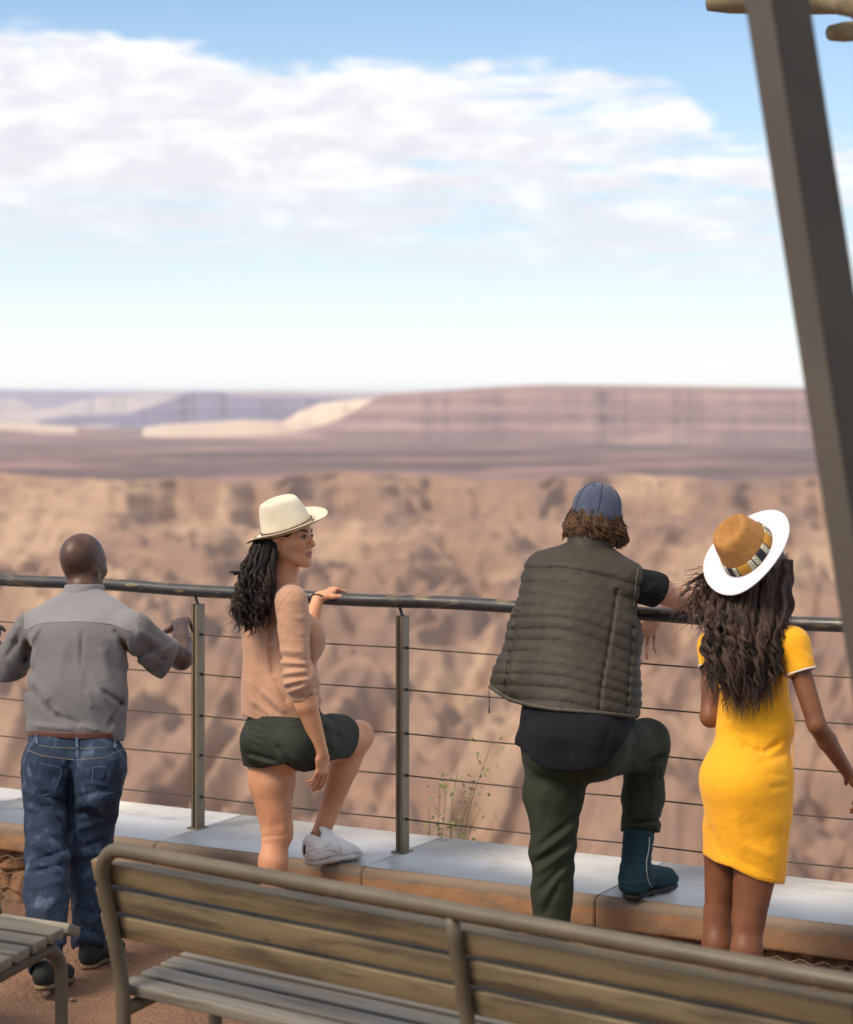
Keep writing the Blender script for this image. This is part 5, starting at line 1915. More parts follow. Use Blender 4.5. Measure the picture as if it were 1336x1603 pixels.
    cid = (k * 34).astype(int) * 3 + rng.randint(0, 3, n)
    P1 = curl_paths(roots, ends, 44, rng, .012, (3.0, 5.0), mids, cid=cid)
    make_hair(hb, o0, P1[:260], rng.uniform(.0007, .0016, 260), M['hair_dark'], 'curls')
    nl = 74
    kk = rng.rand(nl)
    roots = np.array([W(398 + 34 * a, 850 + rng.uniform(-4, 10), 8.90 + .06 * rng.rand()) for a in kk])
    mids = np.array([W(368 + 64 * a + rng.normal(0, 3), 915 + rng.normal(0, 10), 8.80 + .10 * rng.rand()) for a in kk])
    ends = np.array([W(366 + 46 * a + rng.normal(0, 7), 1002 - abs(rng.normal(0, 34)) - 18 * abs(a - .4), 8.80 + .08 * rng.rand()) for a in kk])
    locks(hb, o0, curl_paths(roots, ends, 48, rng, .0100, (3.0, 4.6), mids), 40, rng.uniform(.006, .011, nl), .0008, [M['hair_black'], M['hair_dark'], M['hair_mid']], 'ringlets', rng, .35, [.4, .48, .12])
    m2 = 46
    roots = np.array([W(380 + 50 * rng.rand(), 870 + 60 * rng.rand(), 8.9) for _ in range(m2)])
    ends = np.array([W(358 + 50 * rng.rand(), 930 + 80 * rng.rand(), 8.85) for _ in range(m2)])
    make_hair(hb, o0, curl_paths(roots, ends, 30, rng, .016, (2, 4)), .0008, M['hair_dark'], 'stray_hair')

    # hat
    up = nrm([-.30, -.17, .94]); fh = nrm(fr[1] - up * fr[1].dot(up)); rh = np.cross(fh, up)
    hcen = W(450, 827, 9.0)
    ho, _, LH = hat_mesh(hcen, rh, fh, up, .084, .103, .118, .064, (.026, .012, -.022), .55, [M['straw_cream'], M['straw_cream']], root, o0, None, M['straw_under'], .004, .84, name='sun_hat')
    mb = MB()
    q = np.linspace(0, 2 * np.pi, 60)
    mb.tube([LH(.0862 * math.sin(a), .1052 * math.cos(a), .013 + .003 * math.cos(a)) for a in q], .0024, 8, False)
    mb.build('hat_cord', M['belt'], ho, True, o0)
    return root

# ------------------------------------------------------------------ man in the quilted vest
def man_vest():
    F, R = yaw(16)
    root = empty('person', W(905, 1560, 8.42) * [1, 1, 0], 'man in a blue cap and quilted olive vest leaning on the railing', 'person', 'people at the railing')
    o0 = np.array(root.location)
    pel = W(899, 1150, 8.42); bel = W(900, 1075, 8.50); che = W(906, 960, 8.66); nb = W(921, 872, 8.76)
    fr = frame(0, -10, 9)
    hc = W(932, 815, 8.82)
    LS = W(846, 898, 8.80); RS = W(984, 908, 8.64)
    hipL = W(868, 1185, 8.46); hipR = W(935, 1172, 8.42)
    kL = W(866, 1330, 8.36); aL = W(863, 1500, 8.30)
    kR = W(1012, 1165, 8.66); aR = W(1000, 1360, 8.61)
    eR = W(1088, 944, 8.76); wR = W(1028, 962, 9.04)
    eL = W(848, 948, 9.04); wL = W(925, 955, 9.10)
    b = Sdf()
    b.add(erc(pel, bel, .105, .100, R, 1.45), .03).add(erc(bel, che, .100, .105, R, 1.5), .04)
    b.add(rc(LS, nb, .05, .05), .04).add(rc(RS, nb, .05, .05), .04).add(rc(che, nb, .1, .06), .05)
    b.add(rc(nb - [0, 0, .03], hc + [0, 0, -.03], .06, .056), .02)
    for h_, k_, a_ in ((hipL, kL, aL), (hipR, kR, aR)):
        b.add(rc(h_, k_, .085, .054), .03).add(rc(k_, k_ * .65 + a_ * .35, .050, .050), .02).add(rc(k_ * .65 + a_ * .35, a_, .050, .036), .02)
    dB = nrm([.66, .75, 0])
    add_foot(b, aL, F); add_foot(b, aR, dB)
    for s_, e_, w_ in ((RS, eR, wR), (LS, eL, wL)):
        b.add(rc(s_, e_, .05, .042), .02).add(rc(e_, e_ * .68 + w_ * .32, .042, .043), .015).add(rc(e_ * .68 + w_ * .32, w_, .043, .028), .015)
    add_head(b, hc, fr, 1.02)
    add_hand(b, wR, nrm([-.34, .18, -.80]), nrm([-.35, .9, .10]), -1, (10, 14, 18, 22), 12, 1.02, spread=4)
    add_hand(b, wL, nrm([.9, .35, -.1]), [0, .1, 1], 1, (20, 24, 28, 30), 20, 1.02)
    allp = [pel, hc + [0, 0, .1], aL - [0, 0, .06], aR, kR, eR, wR + [0, .05, -.14], eL, wL, LS, RS]
    body_mesh(b, allp, o0, root, M['skin_pale'], .0046, .13)
    L = lambda x, y, z: hc + 1.02 * (fr[0] * x + fr[1] * y + fr[2] * z)
    face_parts(root, o0, L, fr, 1.02, M['hair_brown'])

    # trousers
    j = Sdf()
    j.add(erc(pel + [0, 0, .06], pel - [0, 0, .02], .112, .124, R, 1.42), .03)
    j.add(sph(W(872, 1180, 8.36), .098), .05).add(sph(W(930, 1178, 8.34), .098), .05)
    j.add(rc(hipL, hipL * .6 + kL * .4, .112, .098), .04).add(rc(hipL * .6 + kL * .4, kL, .098, .076), .04)
    tl = aL - kL
    j.add(rc(kL, kL + tl * .4, .076, .069), .03).add(rc(kL + tl * .4, aL + tl * .05, .067, .060), .03)
    j.add(rc(hipR, kR, .108, .083), .04)
    bt = W(1004, 1302, 8.62)
    j.add(rc(kR, kR * .45 + bt * .55, .083, .070), .03).add(rc(kR * .45 + bt * .55, bt, .070, .069), .03)
    j.add(rc(bt + [0, 0, .012], bt + [0, 0, .024], .070, .071), .01)
    j.disp = folds([
        (905, 1275, 840, 1330, 5, -.007), (908, 1290, 842, 1338, 5, .006), (902, 1310, 838, 1352, 5, -.007), (900, 1325, 838, 1368, 5, .006), (898, 1340, 840, 1400, 5, -.006), (890, 1355, 842, 1420, 6, .005), (880, 1370, 850, 1440, 5, -.005), (915, 1220, 888, 1300, 7, .005), (850, 1230, 842, 1300, 8, .003),
        (1000, 1195, 1040, 1180, 4, -.008), (995, 1208, 1044, 1196, 5, .006), (992, 1200, 1035, 1165, 4, .005), (1000, 1220, 1042, 1215, 4, -.005), (960, 1160, 1010, 1135, 6, .004), (950, 1180, 1000, 1170, 5, -.004), (985, 1288, 1036, 1282, 3, -.007), (984, 1294, 1036, 1292, 3, .007), (984, 1301, 1030, 1300, 3, -.006), (1030, 1190, 1022, 1280, 6, .004), (995, 1230, 1010, 1280, 5, -.003)], .0052, 12, (1, 1, 1.3), 1.5)
    lcut = plane(aL + nrm(tl) * .02, tl); rcut = hemcut([(960, 1303), (985, 1301), (1005, 1306), (1028, 1304), (1060, 1300)], 1)
    xm = W(945, 1300, 8.5)[0]
    j.cut(lambda p: np.where(p[:, 0] < xm, lcut(p), rcut(p)))
    j.sub(rc(bt - [0, 0, .03], bt + [0, 0, .02], .058, .060), .003)
    jp = [pel + [0, 0, .08], hipL, hipR, kL, aL, kR, bt]
    tr = cloth('trousers', j, jp, o0, root, M['trousers'], .0048, .15)
    fj = lambda p: j(p)
    trim_on(fj, [(1030, 1150), (1036, 1190), (1030, 1280)], 8.6, .0014, 'leg_seam', M['trousers'], tr, o0)

    # black t-shirt
    s = Sdf()
    s.add(erc(W(896, 1190, 8.42), bel, .140, .122, R, 1.38), .03).add(erc(bel, che, .120, .118, R, 1.45), .04)
    s.add(rc(W(872, 1160, 8.35), W(872, 1195, 8.34), .112, .112), .05).add(rc(W(928, 1160, 8.33), W(926, 1190, 8.32), .114, .112), .05)
    s.add(rc(W(826, 1160, 8.42), W(830, 1175, 8.42), .028, .02), .05)
    s.disp = folds([(820, 1110, 850, 1180, 6, .004), (850, 1150, 960, 1175, 6, .003), (900, 1120, 905, 1190, 7, .003), (960, 1130, 940, 1185, 6, -.004)], .004, 8)
    s.grp(lambda p: j(p) - np.float32(.011), .02)
    s.cut(hemcut([(780, 1155), (803, 1163), (818, 1172), (835, 1190), (855, 1203), (880, 1208), (910, 1208), (935, 1204), (955, 1190), (975, 1168), (990, 1140), (998, 1120), (1030, 1110)], 1))
    s.cut(hemcut([(700, 1040), (1040, 1040)], -1))
    slv = Sdf()
    arm_d = nrm(eR - RS)
    slv.add(rc(RS + [-.025, 0, -.006], RS + arm_d * .115, .062, .066), 0)
    slv.cut(plane(RS + arm_d * .135, arm_d + np.array([.0, 0, -.12])))
    slv.sub(rc(RS + arm_d * .09, RS + arm_d * .2, .050, .062), .003)
    slv.disp = folds([(1005, 930, 1030, 915, 4, .004), (1008, 945, 1030, 935, 4, -.004), (1006, 900, 1028, 905, 5, .003)], .003, 14)
    s2 = Sdf()
    s2.grp(s, 0).grp(slv, .004)
    cloth('t_shirt', s2, [W(896, 1200, 8.42), W(896, 1060, 8.5), W(820, 1160, 8.4), RS, RS + arm_d * .14], o0, root, M['tee'], .005, .24)

    # quilted vest
    v = Sdf()
    v.add(erc(W(899, 1120, 8.44), W(900, 1075, 8.50), .150, .146, R, 1.38), .03)
    v.add(erc(W(900, 1075, 8.50), W(906, 985, 8.62), .146, .142, R, 1.36), .05)
    v.add(erc(W(906, 985, 8.62), W(911, 915, 8.70), .140, .112, R, 1.52), .05)
    v.add(rc(W(856, 898, 8.78), nb - [0, 0, .02], .084, .080), .05).add(rc(W(978, 914, 8.66), nb - [0, 0, .02], .084, .080), .05)
    v.add(rc(W(850, 930, 8.72), W(812, 1060, 8.62), .070, .085), .08)
    v.add(rc(W(812, 1060, 8.62), W(802, 1085, 8.62), .085, .080), .05)
    v.add(rc(W(960, 1000, 8.56), W(962, 1100, 8.46), .085, .082), .06)

    def vseam(x, y):
        dx = x - 865
        sl = .155 + .125 * np.exp(-((y - 1030) / 75) ** 2)
        g = np.where(dx > 0, dx * sl * (1 - np.exp(-np.abs(dx) / 40)), dx * (-.02 + .10 * np.clip((y - 950) / 120, 0, 1)))
        bend = .00035 * dx * dx
        return y - g - bend

    seam_y = np.array([848, 889, 911, 930, 947, 966, 985, 1003, 1021, 1040, 1058, 1077, 1098, 1120], float)

    def vdisp(p):
        x, y = to_px(p)
        q = vseam(x, y)
        i = np.clip(np.searchsorted(seam_y, q) - 1, 0, len(seam_y) - 2)
        a = seam_y[i]; c = seam_y[i + 1]
        t = np.clip((q - a) / (c - a), 0, 1)
        wdt = (c - a) / 19.0
        puff = (np.abs(np.sin(np.pi * t)) ** .5) * .0062 * np.clip(wdt, .8, 1.25)
        puff = np.where(q < 889, .010 * np.clip((889 - q) / 8, 0, 1) ** .5, puff)
        # upright seams
        for xs, ys in (([966, 962, 955, 948, 941, 938], [925, 955, 1000, 1040, 1080, 1120]), ([808, 806, 798, 792], [960, 985, 1030, 1075]), ([990, 988, 984, 980], [985, 1020, 1070, 1120])):
            xx = np.interp(y, ys, xs)
            m = (y > ys[0] - 4)
            puff = puff - np.where(m, .007 * np.exp(-((x - xx) / 3.0) ** 2), 0)
        # slanting pull wrinkles inside the tubes
        wr = .0007 * np.sin((x * .30 + q * .25) + 6 * vnoise(p * 7)) * np.abs(np.sin(np.pi * t)) + .0022 * fbm(p * np.array([10, 10, 10], np.float32), 2)
        return (-puff + wr + .006).astype(np.float32)
    v.disp = vdisp
    v.cut(hemcut([(740, 1060), (761, 1074), (778, 1086), (797, 1098), (830, 1108), (865, 1114), (930, 1119), (994, 1125), (1040, 1124)], 1))
    # arm holes
    v.sub(rc(RS + arm_d * .085 + [0, 0, -.012], RS + arm_d * .3, .085, .115), .006)
    al = nrm(eL - LS)
    v.sub(rc(LS + [-.05, .06, -.01], LS + [-.12, .12, 0], .062, .08), .006)
    v.sub(rc(nb + [0, .012, .02], nb + [0, .05, .2], .062, .085), .006)
    # hollow hem
    v.sub(erc(W(899, 1150, 8.44), W(899, 1100, 8.46), .138, .134, R, 1.36), .004)
    vo = cloth('vest', v, [W(899, 1130, 8.44), nb + [0, 0, .03], LS, RS, W(790, 1090, 8.6), W(1000, 1100, 8.5)], o0, root, M['vest'], .0040, .17, 1)
    fv = lambda p: v(p)
    for sy in seam_y[1:-1]:
        xs = np.linspace(774, 992, 40); ys = np.full(40, sy)
        for _ in range(14):
            ys = ys + (sy - vseam(xs, ys))
        x0 = np.interp(sy, [880, 930, 960, 1000, 1098], [834, 830, 820, 800, 770]); x1 = np.interp(sy, [880, 930, 960, 1110], [992, 984, 990, 992])
        m_ = (xs > x0) & (xs < x1)
        if m_.sum() > 4:
            trim_on(fv, list(zip(xs[m_], ys[m_])), 8.6, .0013, 'quilting_seam', M['seam_dark'], vo, o0, n=60, sides=5)
    trim_on(fv, [(764, 1072), (778, 1082), (797, 1094), (830, 1104), (865, 1110), (930, 1115), (992, 1121)], 8.4, .0066, 'hem_piping', M['vest_hem'], vo, o0, n=60, lift=.002)
    trim_on(fv, [(1001, 884), (997, 905), (994, 930), (992, 950)], 8.5, .0030, 'armhole_piping', M['vest_hem'], vo, o0)
    mb = MB()
    q0 = W(766, 1088, 8.52)
    mb.tube([q0 + [0, 0, .03], q0, q0 + [.001, 0, -.028], q0 + [.0, 0, -.052]], .0013, 6)
    mb.tube([q0 + [0, 0, -.048], q0 + [0, 0, -.064]], .0026, 8)
    mb.build('zip_cord', M['black'], vo, True, o0)
    # collar
    cb = Sdf()
    c0 = W(921, 872, 8.745); c1 = W(925, 842, 8.77)
    cb.add(rc(c0 - [0, 0, .02], c1, .088, .080), 0)
    cb.cut(plane(c1 + [0, 0, .004], [.1, .2, 1])).cut(plane(c0 - [0, 0, .04], [0, 0, -1]))
    cb.sub(rc(c0 - [0, 0, .1], c1 + [0, 0, .1], .066, .066), .003)
    cb.disp = lambda p: (.003 * fbm(p * 18, 2)).astype(np.float32)
    cloth('collar', cb, [c0, c1], o0, vo, M['vest'], .0042, .12)

    # boot on the slabs
    heel = W(980, 1412, 8.50); heel[2] = CAPZ + .002
    top = W(1001, 1300, 8.60)
    ob, P, up_, th = shoe(root, o0, heel, dB, .292, 'boot', shaft=(top, .050, .0560), name='boot')
    fu = lambda p: up_(p)
    trim_on(fu, [(1017, 1310), (1016, 1330), (1012, 1350), (1013, 1370), (1016, 1382), (1022, 1390)], 8.5, .0022, 'zip', M['zip'], ob, o0, n=40, lift=.001)
    trim_on(fu, [(1028, 1392), (1031, 1380), (1040, 1370)], 8.6, .0022, 'toe_cap_seam', M['boot_sole'], ob, o0, n=20)
    trim_on(fu, [(982, 1330), (1000, 1334), (1014, 1332)], 8.5, .0010, 'shaft_seam', M['boot_sole'], ob, o0, n=20)
    for i in range(5):
        a = P(.34 + i * .07, -.022, .105 - i * .013); c = P(.36 + i * .07, .022, .108 - i * .013)
        mb = MB(); mb.tube([a, (a + c) / 2 + [0, 0, .014], c], .0028, 6)
        mb.build('lace', M['black'], ob, True, o0)
    mb = MB()
    q0 = P(.30, -.01, .17)
    mb.tube([q0, q0 + [.020, .0, .022], q0 + [.034, .0, .004], q0 + [.038, 0, -.035], q0 + [.032, 0, -.048]], .0036, 8)
    mb.build('pull_strap', M['black'], ob, True, o0)
    hl = np.array([aL[0] - .0, aL[1] - .05, 0])
    shoe(root, o0, hl, F + R * .1, .292, 'boot', shaft=(aL + [0, 0, .12], .046, .052), name='boot')

    # hair
    rng = np.random.RandomState(9)
    hm = Sdf()
    hm.add(ell(L(0, -.022, .0), (.080, .090, .082), fr), 0)
    hm.add(rc(L(-.045, -.045, -.055), L(.045, -.045, -.060), .046, .044), .03)
    hm.sub(ell(L(0, .085, -.02), (.075, .07, .13), fr), .01)
    hm.disp = lambda p: (.009 * fbm(p * np.array([30, 30, 20], np.float32), 2)).astype(np.float32)
    hb = cloth('hair', hm, [L(-.09, -.1, -.12), L(.09, .05, .1)], o0, root, M['hair_brown'], .005, .05)
    n = 800
    ang = rng.uniform(-125, 125, n)
    roots = np.array([L(.086 * math.sin(R_(a)), -.012 - .094 * math.cos(R_(a)), .016 + .012 * rng.randn()) for a in ang])
    side = np.sin(np.radians(ang))
    fall = rng.uniform(.055, .100, n) + .012 * np.clip(side, 0, 1)
    ends = np.array([L(.090 * math.sin(R_(a)) + .009 * rng.randn(), -.012 - .092 * math.cos(R_(a)) + .012 * rng.randn(), .010 - f) for a, f in zip(ang, fall)])
    ends[:, 0] += .012 * np.clip(side, 0, 1) * rng.uniform(0, 2.2, n)
    mids = (roots + ends) / 2 + np.array([L(.016 * math.sin(R_(a)), -.014 * math.cos(R_(a)), 0) - L(0, 0, 0) for a in ang])
    make_hair(hb, o0, curl_paths(roots, ends, 26, rng, .013, (1.0, 2.2), mids, cid=((ang + 130) / 5.2).astype(int) * 2 + rng.randint(0, 2, n)), rng.uniform(.0007, .0018, n), M['hair_brown'], 'fine_hair')
    nl = 60
    ang = np.sort(rng.uniform(-120, 120, nl)); sd = np.sin(np.radians(ang))
    roots = np.array([L(.088 * math.sin(R_(a)), -.014 - .096 * math.cos(R_(a)), .006 + .010 * rng.randn()) for a in ang])
    mids = np.array([L(.104 * math.sin(R_(a)), -.014 - .112 * math.cos(R_(a)), -.030) for a in ang])
    ends = np.array([L(.088 * math.sin(R_(a)) + .008 * rng.randn() + .014 * max(0, s_), -.012 - .096 * math.cos(R_(a)), -.068 - .022 * rng.rand() - .010 * max(0, s_)) for a, s_ in zip(ang, sd)])
    locks(hb, o0, curl_paths(roots, ends, 26, rng, .015, (1.0, 1.9), mids), 34, rng.uniform(.006, .011, nl), .0008, [M['hair_brown'], M['hair_light'], M['hair_mid']], 'locks', rng, .35, [.45, .33, .22])

    # cap: six panels, worn forwards
    mb = []
    na, nz = 96, 26
    cR, cF, cU = frame(0, -12, 11)
    cc = L(0, -.006, .030)
    V = []
    for i in range(nz):
        t = i / (nz - 1)
        phi = t * math.pi / 2 * .998
        for k in range(na):
            a = 2 * math.pi * k / na
            seam = abs(((a / (math.pi / 3)) + .5) % 1 - .5) * (math.pi / 3)
            g = -.0012 * math.exp(-(seam / .035) ** 2) * (math.cos(phi) > .12)
            w = .0008 * math.sin(7 * a + 3 * t) + .0006 * math.sin(13 * a - 8 * t)
            rr = math.cos(phi) ** .82
            x = (.0925 + g + w) * rr * math.sin(a)
            y = (.1090 + g + w) * rr * math.cos(a) - .004
            low = -.040 * (math.cos(a) < 0) * (-math.cos(a)) * (1 - t) ** 2
            z = .106 * math.sin(phi) ** .92 + low
            V.append(cc + cR * x + cF * y + cU * z)
    F_ = [(i * na + k, i * na + (k + 1) % na, (i + 1) * na + (k + 1) % na, (i + 1) * na + k) for i in range(nz - 1) for k in range(na)]
    F_.append(tuple((nz - 1) * na + k for k in range(na)))
    co = link('cap', V, F_, M['cap'], root, True, o0)
    so = MB()
    for k in range(6):
        a = 2 * math.pi * (k + .0) / 6
        pts = []
        for t in np.linspace(0, .97, 24):
            phi = t * math.pi / 2; rr = math.cos(phi) ** .82
            low = -.040 * (math.cos(a) < 0) * (-math.cos(a)) * (1 - t) ** 2
            pts.append(cc + cR * .0928 * rr * math.sin(a) + cF * (.1093 * rr * math.cos(a) - .004) + cU * (.1065 * math.sin(phi) ** .92 + low))
        m3 = MB(); m3.tube(pts, .0011, 5)
        m3.build('panel_seam', M['cap_dark'], co, True, o0)
        a2 = a + math.pi / 6
        phi = .60 * math.pi / 2; rr = math.cos(phi) ** .82
        q = cc + cR * .0930 * rr * math.sin(a2) + cF * (.1095 * rr * math.cos(a2) - .004) + cU * .1065 * math.sin(phi) ** .92
        nq = nrm(q - cc)
        m3 = MB(); m3.tube([q - nq * .001, q + nq * .0012], .0030, 10)
        m3.build('eyelet', M['cap_dark'], co, True, o0)
    m3 = MB(); q = cc + cU * .1055; m3.tube([q, q + cU * .004], .0065, 14); m3.build('button', M['cap'], co, True, o0)
    pts = [cc + cR * .0932 * math.sin(a) + cF * (.1097 * math.cos(a) - .004) + cU * (.001 - .040 * max(0, -math.cos(a))) for a in np.linspace(0, 2 * math.pi, 72)]
    m3 = MB(); m3.tube(pts, .0016, 6, False); m3.build('sweatband', M['cap_dark'], co, True, o0)
    # peak in front
    V = []; F_ = []
    nn_ = 30; mm = 8
    for sgn in (1, -1):
        for i in range(nn_):
            a = R_(-62 + 124 * i / (nn_ - 1))
            for k in range(mm):
                f = k / (mm - 1)
                ext = .072 * math.cos(a * 1.25) ** .5 if abs(a * 1.25) < math.pi / 2 else 0
                x = (.085) * math.sin(a) * (1 + .02 * f); y = .1035 * math.cos(a) + ext * f
                z = .002 - .020 * (x / .08) ** 2 * f - .006 * f + sgn * .0012
                V.append(cc + cR * x + cF * y + cU * z)
    for l in range(2):
        o_ = l * nn_ * mm
        for i in range(nn_ - 1):
            for k in range(mm - 1):
                q = (o_ + i * mm + k, o_ + i * mm + k + 1, o_ + (i + 1) * mm + k + 1, o_ + (i + 1) * mm + k)
                F_.append(q if l else q[::-1])
    for i in range(nn_ - 1):
        F_.append((i * mm + mm - 1, (i + 1) * mm + mm - 1, nn_ * mm + (i + 1) * mm + mm - 1, nn_ * mm + i * mm + mm - 1))
    link('peak', V, F_, M['cap'], co, True, o0)
    return root


# ------------------------------------------------------------------ woman in the yellow dress
def woman_yellow():
    F, R = yaw(26)
    Fp, Rp = yaw(34)
    root = empty('person', W(1155, 1620, 7.72) * [1, 1, 0], 'woman in a short yellow dress with a wide hat over long wavy hair', 'person', 'people at the railing')
    o0 = np.array(root.location)
    pel = W(1170, 1222, 7.76); wai = W(1182, 1120, 7.80); che = W(1178, 1042, 7.83); nb = W(1186, 970, 7.86)
    hc = W(1192, 888, 7.90)
    fr = frame(38, 12, -14)
    LS = W(1118, 1012, 7.97); RS = W(1240, 1008, 7.72)
    hipL = W(1143, 1255, 7.82); hipR = W(1196, 1262, 7.72)
    kL = W(1126, 1432, 7.80); aL = W(1126, 1585, 7.72)
    kR = W(1172, 1440, 7.66); aR = W(1168, 1600, 7.58)
    eR = W(1279, 1135, 7.62); wR = W(1329, 1212, 7.74)
    eL = W(1113, 1122, 7.88); wL = W(1165, 1108, 8.08)
    b = Sdf()
    b.add(erc(pel, wai, .095, .075, Rp, 1.3), .04).add(erc(wai, che, .075, .080, R, 1.35), .04)
    b.add(rc(LS, nb, .036, .04), .03).add(rc(RS, nb, .036, .04), .03).add(rc(che, nb, .07, .045), .04)
    b.add(rc(nb - [0, 0, .03], hc + [0, 0, -.03], .048, .044), .02)
    b.add(rc(hipL, hipL * .6 + kL * .4, .080, .070), .03).add(rc(hipL * .6 + kL * .4, kL, .070, .046), .02)
    b.add(rc(hipR, hipR * .6 + kR * .4, .082, .076), .03).add(rc(hipR * .6 + kR * .4, kR, .076, .052), .02)
    for k_, a_ in ((kL, aL), (kR, aR)):
        c_ = k_ * .7 + a_ * .3 - Fp * .01
        b.add(rc(k_, c_, .047, .048), .02).add(rc(c_, a_, .048, .031), .02)
        add_foot(b, a_, Fp, .92)
    b.add(rc(RS, eR, .038, .030), .01).add(rc(eR, eR * .68 + wR * .32, .0295, .0305), .008).add(rc(eR * .68 + wR * .32, wR, .0305, .020), .01)
    b.add(rc(LS, eL, .038, .033), .02).add(rc(eL, eL * .68 + wL * .32, .033, .034), .015).add(rc(eL * .68 + wL * .32, wL, .034, .022), .015)
    L = add_head(b, hc, fr, .96, fem=True)
    add_hand(b, wR, nrm([.45, .35, -.70]), nrm([.7, -.2, .5]), -1, (18, 22, 26, 30), 30, .92, spread=7)
    add_hand(b, wL, nrm([.8, .5, .1]), [0, .2, 1], 1, (20, 24, 28, 30), 20, .9)
    allp = [pel, hc + [0, 0, .1], aL - [0, 0, .07], aR - [0, 0, .07], eR, wR + [.1, 0, -.12], eL, wL + [.08, .1, 0], LS, RS]
    body_mesh(b, allp, o0, root, M['skin_brown'], .0046, .11)
    face_parts(root, o0, L, fr, .96, M['hair_dark'])

    d = Sdf()
    d.add(erc(W(1168, 1355, 7.72), W(1170, 1270, 7.74), .100, .108, Rp, 1.12), .03)
    d.add(erc(W(1172, 1270, 7.74), W(1171, 1215, 7.76), .112, .112, Rp, 1.24), .05)
    d.add(erc(W(1171, 1215, 7.76), W(1184, 1130, 7.80), .108, .092, R, 1.20), .05)
    d.add(erc(W(1184, 1130, 7.80), W(1180, 1060, 7.83), .092, .096, R, 1.22), .05)
    d.add(sph(W(1138, 1225, 7.74), .064), .07).add(sph(W(1172, 1228, 7.67), .076), .07)
    d.add(rc(W(1192, 1330, 7.70), W(1188, 1400, 7.70), .078, .074), .04)
    d.add(rc(W(1134, 1300, 7.80), W(1132, 1370, 7.80), .066, .066), .04)
    d.add(rc(che, nb - [0, 0, .03], .09, .05), .05)
    d.add(rc(LS, nb - [0, 0, .03], .048, .045), .04).add(rc(RS, nb - [0, 0, .03], .050, .048), .04)
    ar = nrm(eR - RS); al = nrm(eL - LS)
    d.add(rc(RS, RS + ar * .085, .052, .050), .03).add(rc(LS, LS + al * .085, .048, .047), .03)
    cutR = plane(RS + ar * .094, ar + np.array([.1, 0, -.25])); cutL = plane(LS + al * .072, al)
    d.disp = folds([(1150, 1270, 1162, 1340, 8, .004), (1170, 1280, 1205, 1320, 12, -.003), (1130, 1290, 1150, 1350, 8, -.003), (1160, 1320, 1212, 1345, 7, .004), (1155, 1345, 1215, 1372, 7, -.003), (1160, 1165, 1195, 1180, 5, -.010), (1195, 1180, 1222, 1160, 5, -.009), (1150, 1150, 1190, 1162, 5, .006), (1185, 1195, 1232, 1180, 6, -.005), (1205, 1235, 1236, 1228, 5, -.004), (1110, 1290, 1135, 1345, 6, -.004), (1140, 1160, 1190, 1172, 6, .005), (1170, 1130, 1230, 1145, 7, .003), (1140, 1130, 1165, 1145, 6, .004), (1200, 1210, 1235, 1215, 5, -.002), (1215, 1080, 1235, 1120, 7, .003), (1250, 1020, 1275, 1035, 5, .003)], .0026, 7)
    hm_ = hemcut([(1060, 1320), (1098, 1335), (1120, 1350), (1146, 1358), (1165, 1368), (1185, 1377), (1210, 1383), (1228, 1384), (1280, 1390)], 1)
    d.cut(hm_)
    xr = W(1241, 1000, 7.7)[0]; xl = W(1122, 1000, 7.95)[0]
    d.cut(lambda p: np.where((p[:, 0] > xr) & (p[:, 2] > 1.15), cutR(p), -9.0))
    d.cut(lambda p: np.where((p[:, 0] < xl) & (p[:, 2] > 1.16), cutL(p), -9.0))
    d.sub(rc(RS + ar * .07, RS + ar * .16, .040, .047), .003)
    d.sub(rc(LS + al * .05, LS + al * .14, .038, .044), .003)
    d.sub(erc(W(1168, 1420, 7.72), W(1168, 1362, 7.72), .084, .074, Rp, 1.10), .004)
    d.sub(rc(nb, nb + [0, 0, .1], .05, .08), .006)
    do = cloth('dress', d, [W(1176, 1390, 7.7), nb, RS + ar * .1, LS + al * .1, W(1120, 1225, 7.7), W(1245, 1200, 7.8)], o0, root, M['dress'], .0046, .13)
    fd = lambda p: d(p)
    # white edging
    for sgn, S_, a_, rad, pc in ((1, RS, ar, .0505, (RS + ar * .094, ar + np.array([.1, 0, -.25]))), (-1, LS, al, .0475, (LS + al * .072, al))):
        nv = nrm(pc[1]); u = nrm(np.cross(a_, [0, 1, 0])); v = np.cross(a_, u)
        ring = []
        for q in np.linspace(0, 2 * np.pi, 40):
            c = S_ + u * rad * math.cos(q) + v * rad * math.sin(q)
            t = np.dot(pc[0] - c, nv) / np.dot(a_, nv)
            ring.append(c + a_ * t)
        mb = MB(); mb.tube(ring, .0028, 8, False)
        mb.build('sleeve_edging', M['white_trim'], do, True, o0)
    trim_on(fd, [(1243, 1068), (1244, 1110), (1243, 1150), (1240, 1200), (1239, 1240), (1234, 1300), (1229, 1350), (1226, 1380)], 7.8, .0014, 'side_piping', M['dress'], do, o0, n=50)
    trim_on(fd, [(1100, 1331), (1120, 1344), (1146, 1353), (1185, 1372), (1226, 1379)], 7.7, .0013, 'hem_seam', M['dress'], do, o0, n=50)

    # shoes
    for a_ in (aL, aR):
        h_ = np.array([a_[0], a_[1] - .035, 0.0])
        shoe(root, o0, h_ - Fp * .02, Fp, .245, 'sneaker')

    # hair
    rng = np.random.RandomState(21)
    hm = Sdf()
    hm.add(ell(L(0, -.020, .010), (.084, .098, .098), fr), 0)
    hm.sub(ell(L(0, .10, -.03), (.07, .07, .12), fr), .01)
    hm.chain([W(1172, 915, 7.90), W(1166, 955, 7.82), W(1162, 995, 7.80), W(1163, 1020, 7.80)], [.070, .064, .040, .014], .03)
    hm.chain([W(1214, 900, 7.90), W(1210, 950, 7.84), W(1200, 1010, 7.78)], [.046, .044, .034], .04)
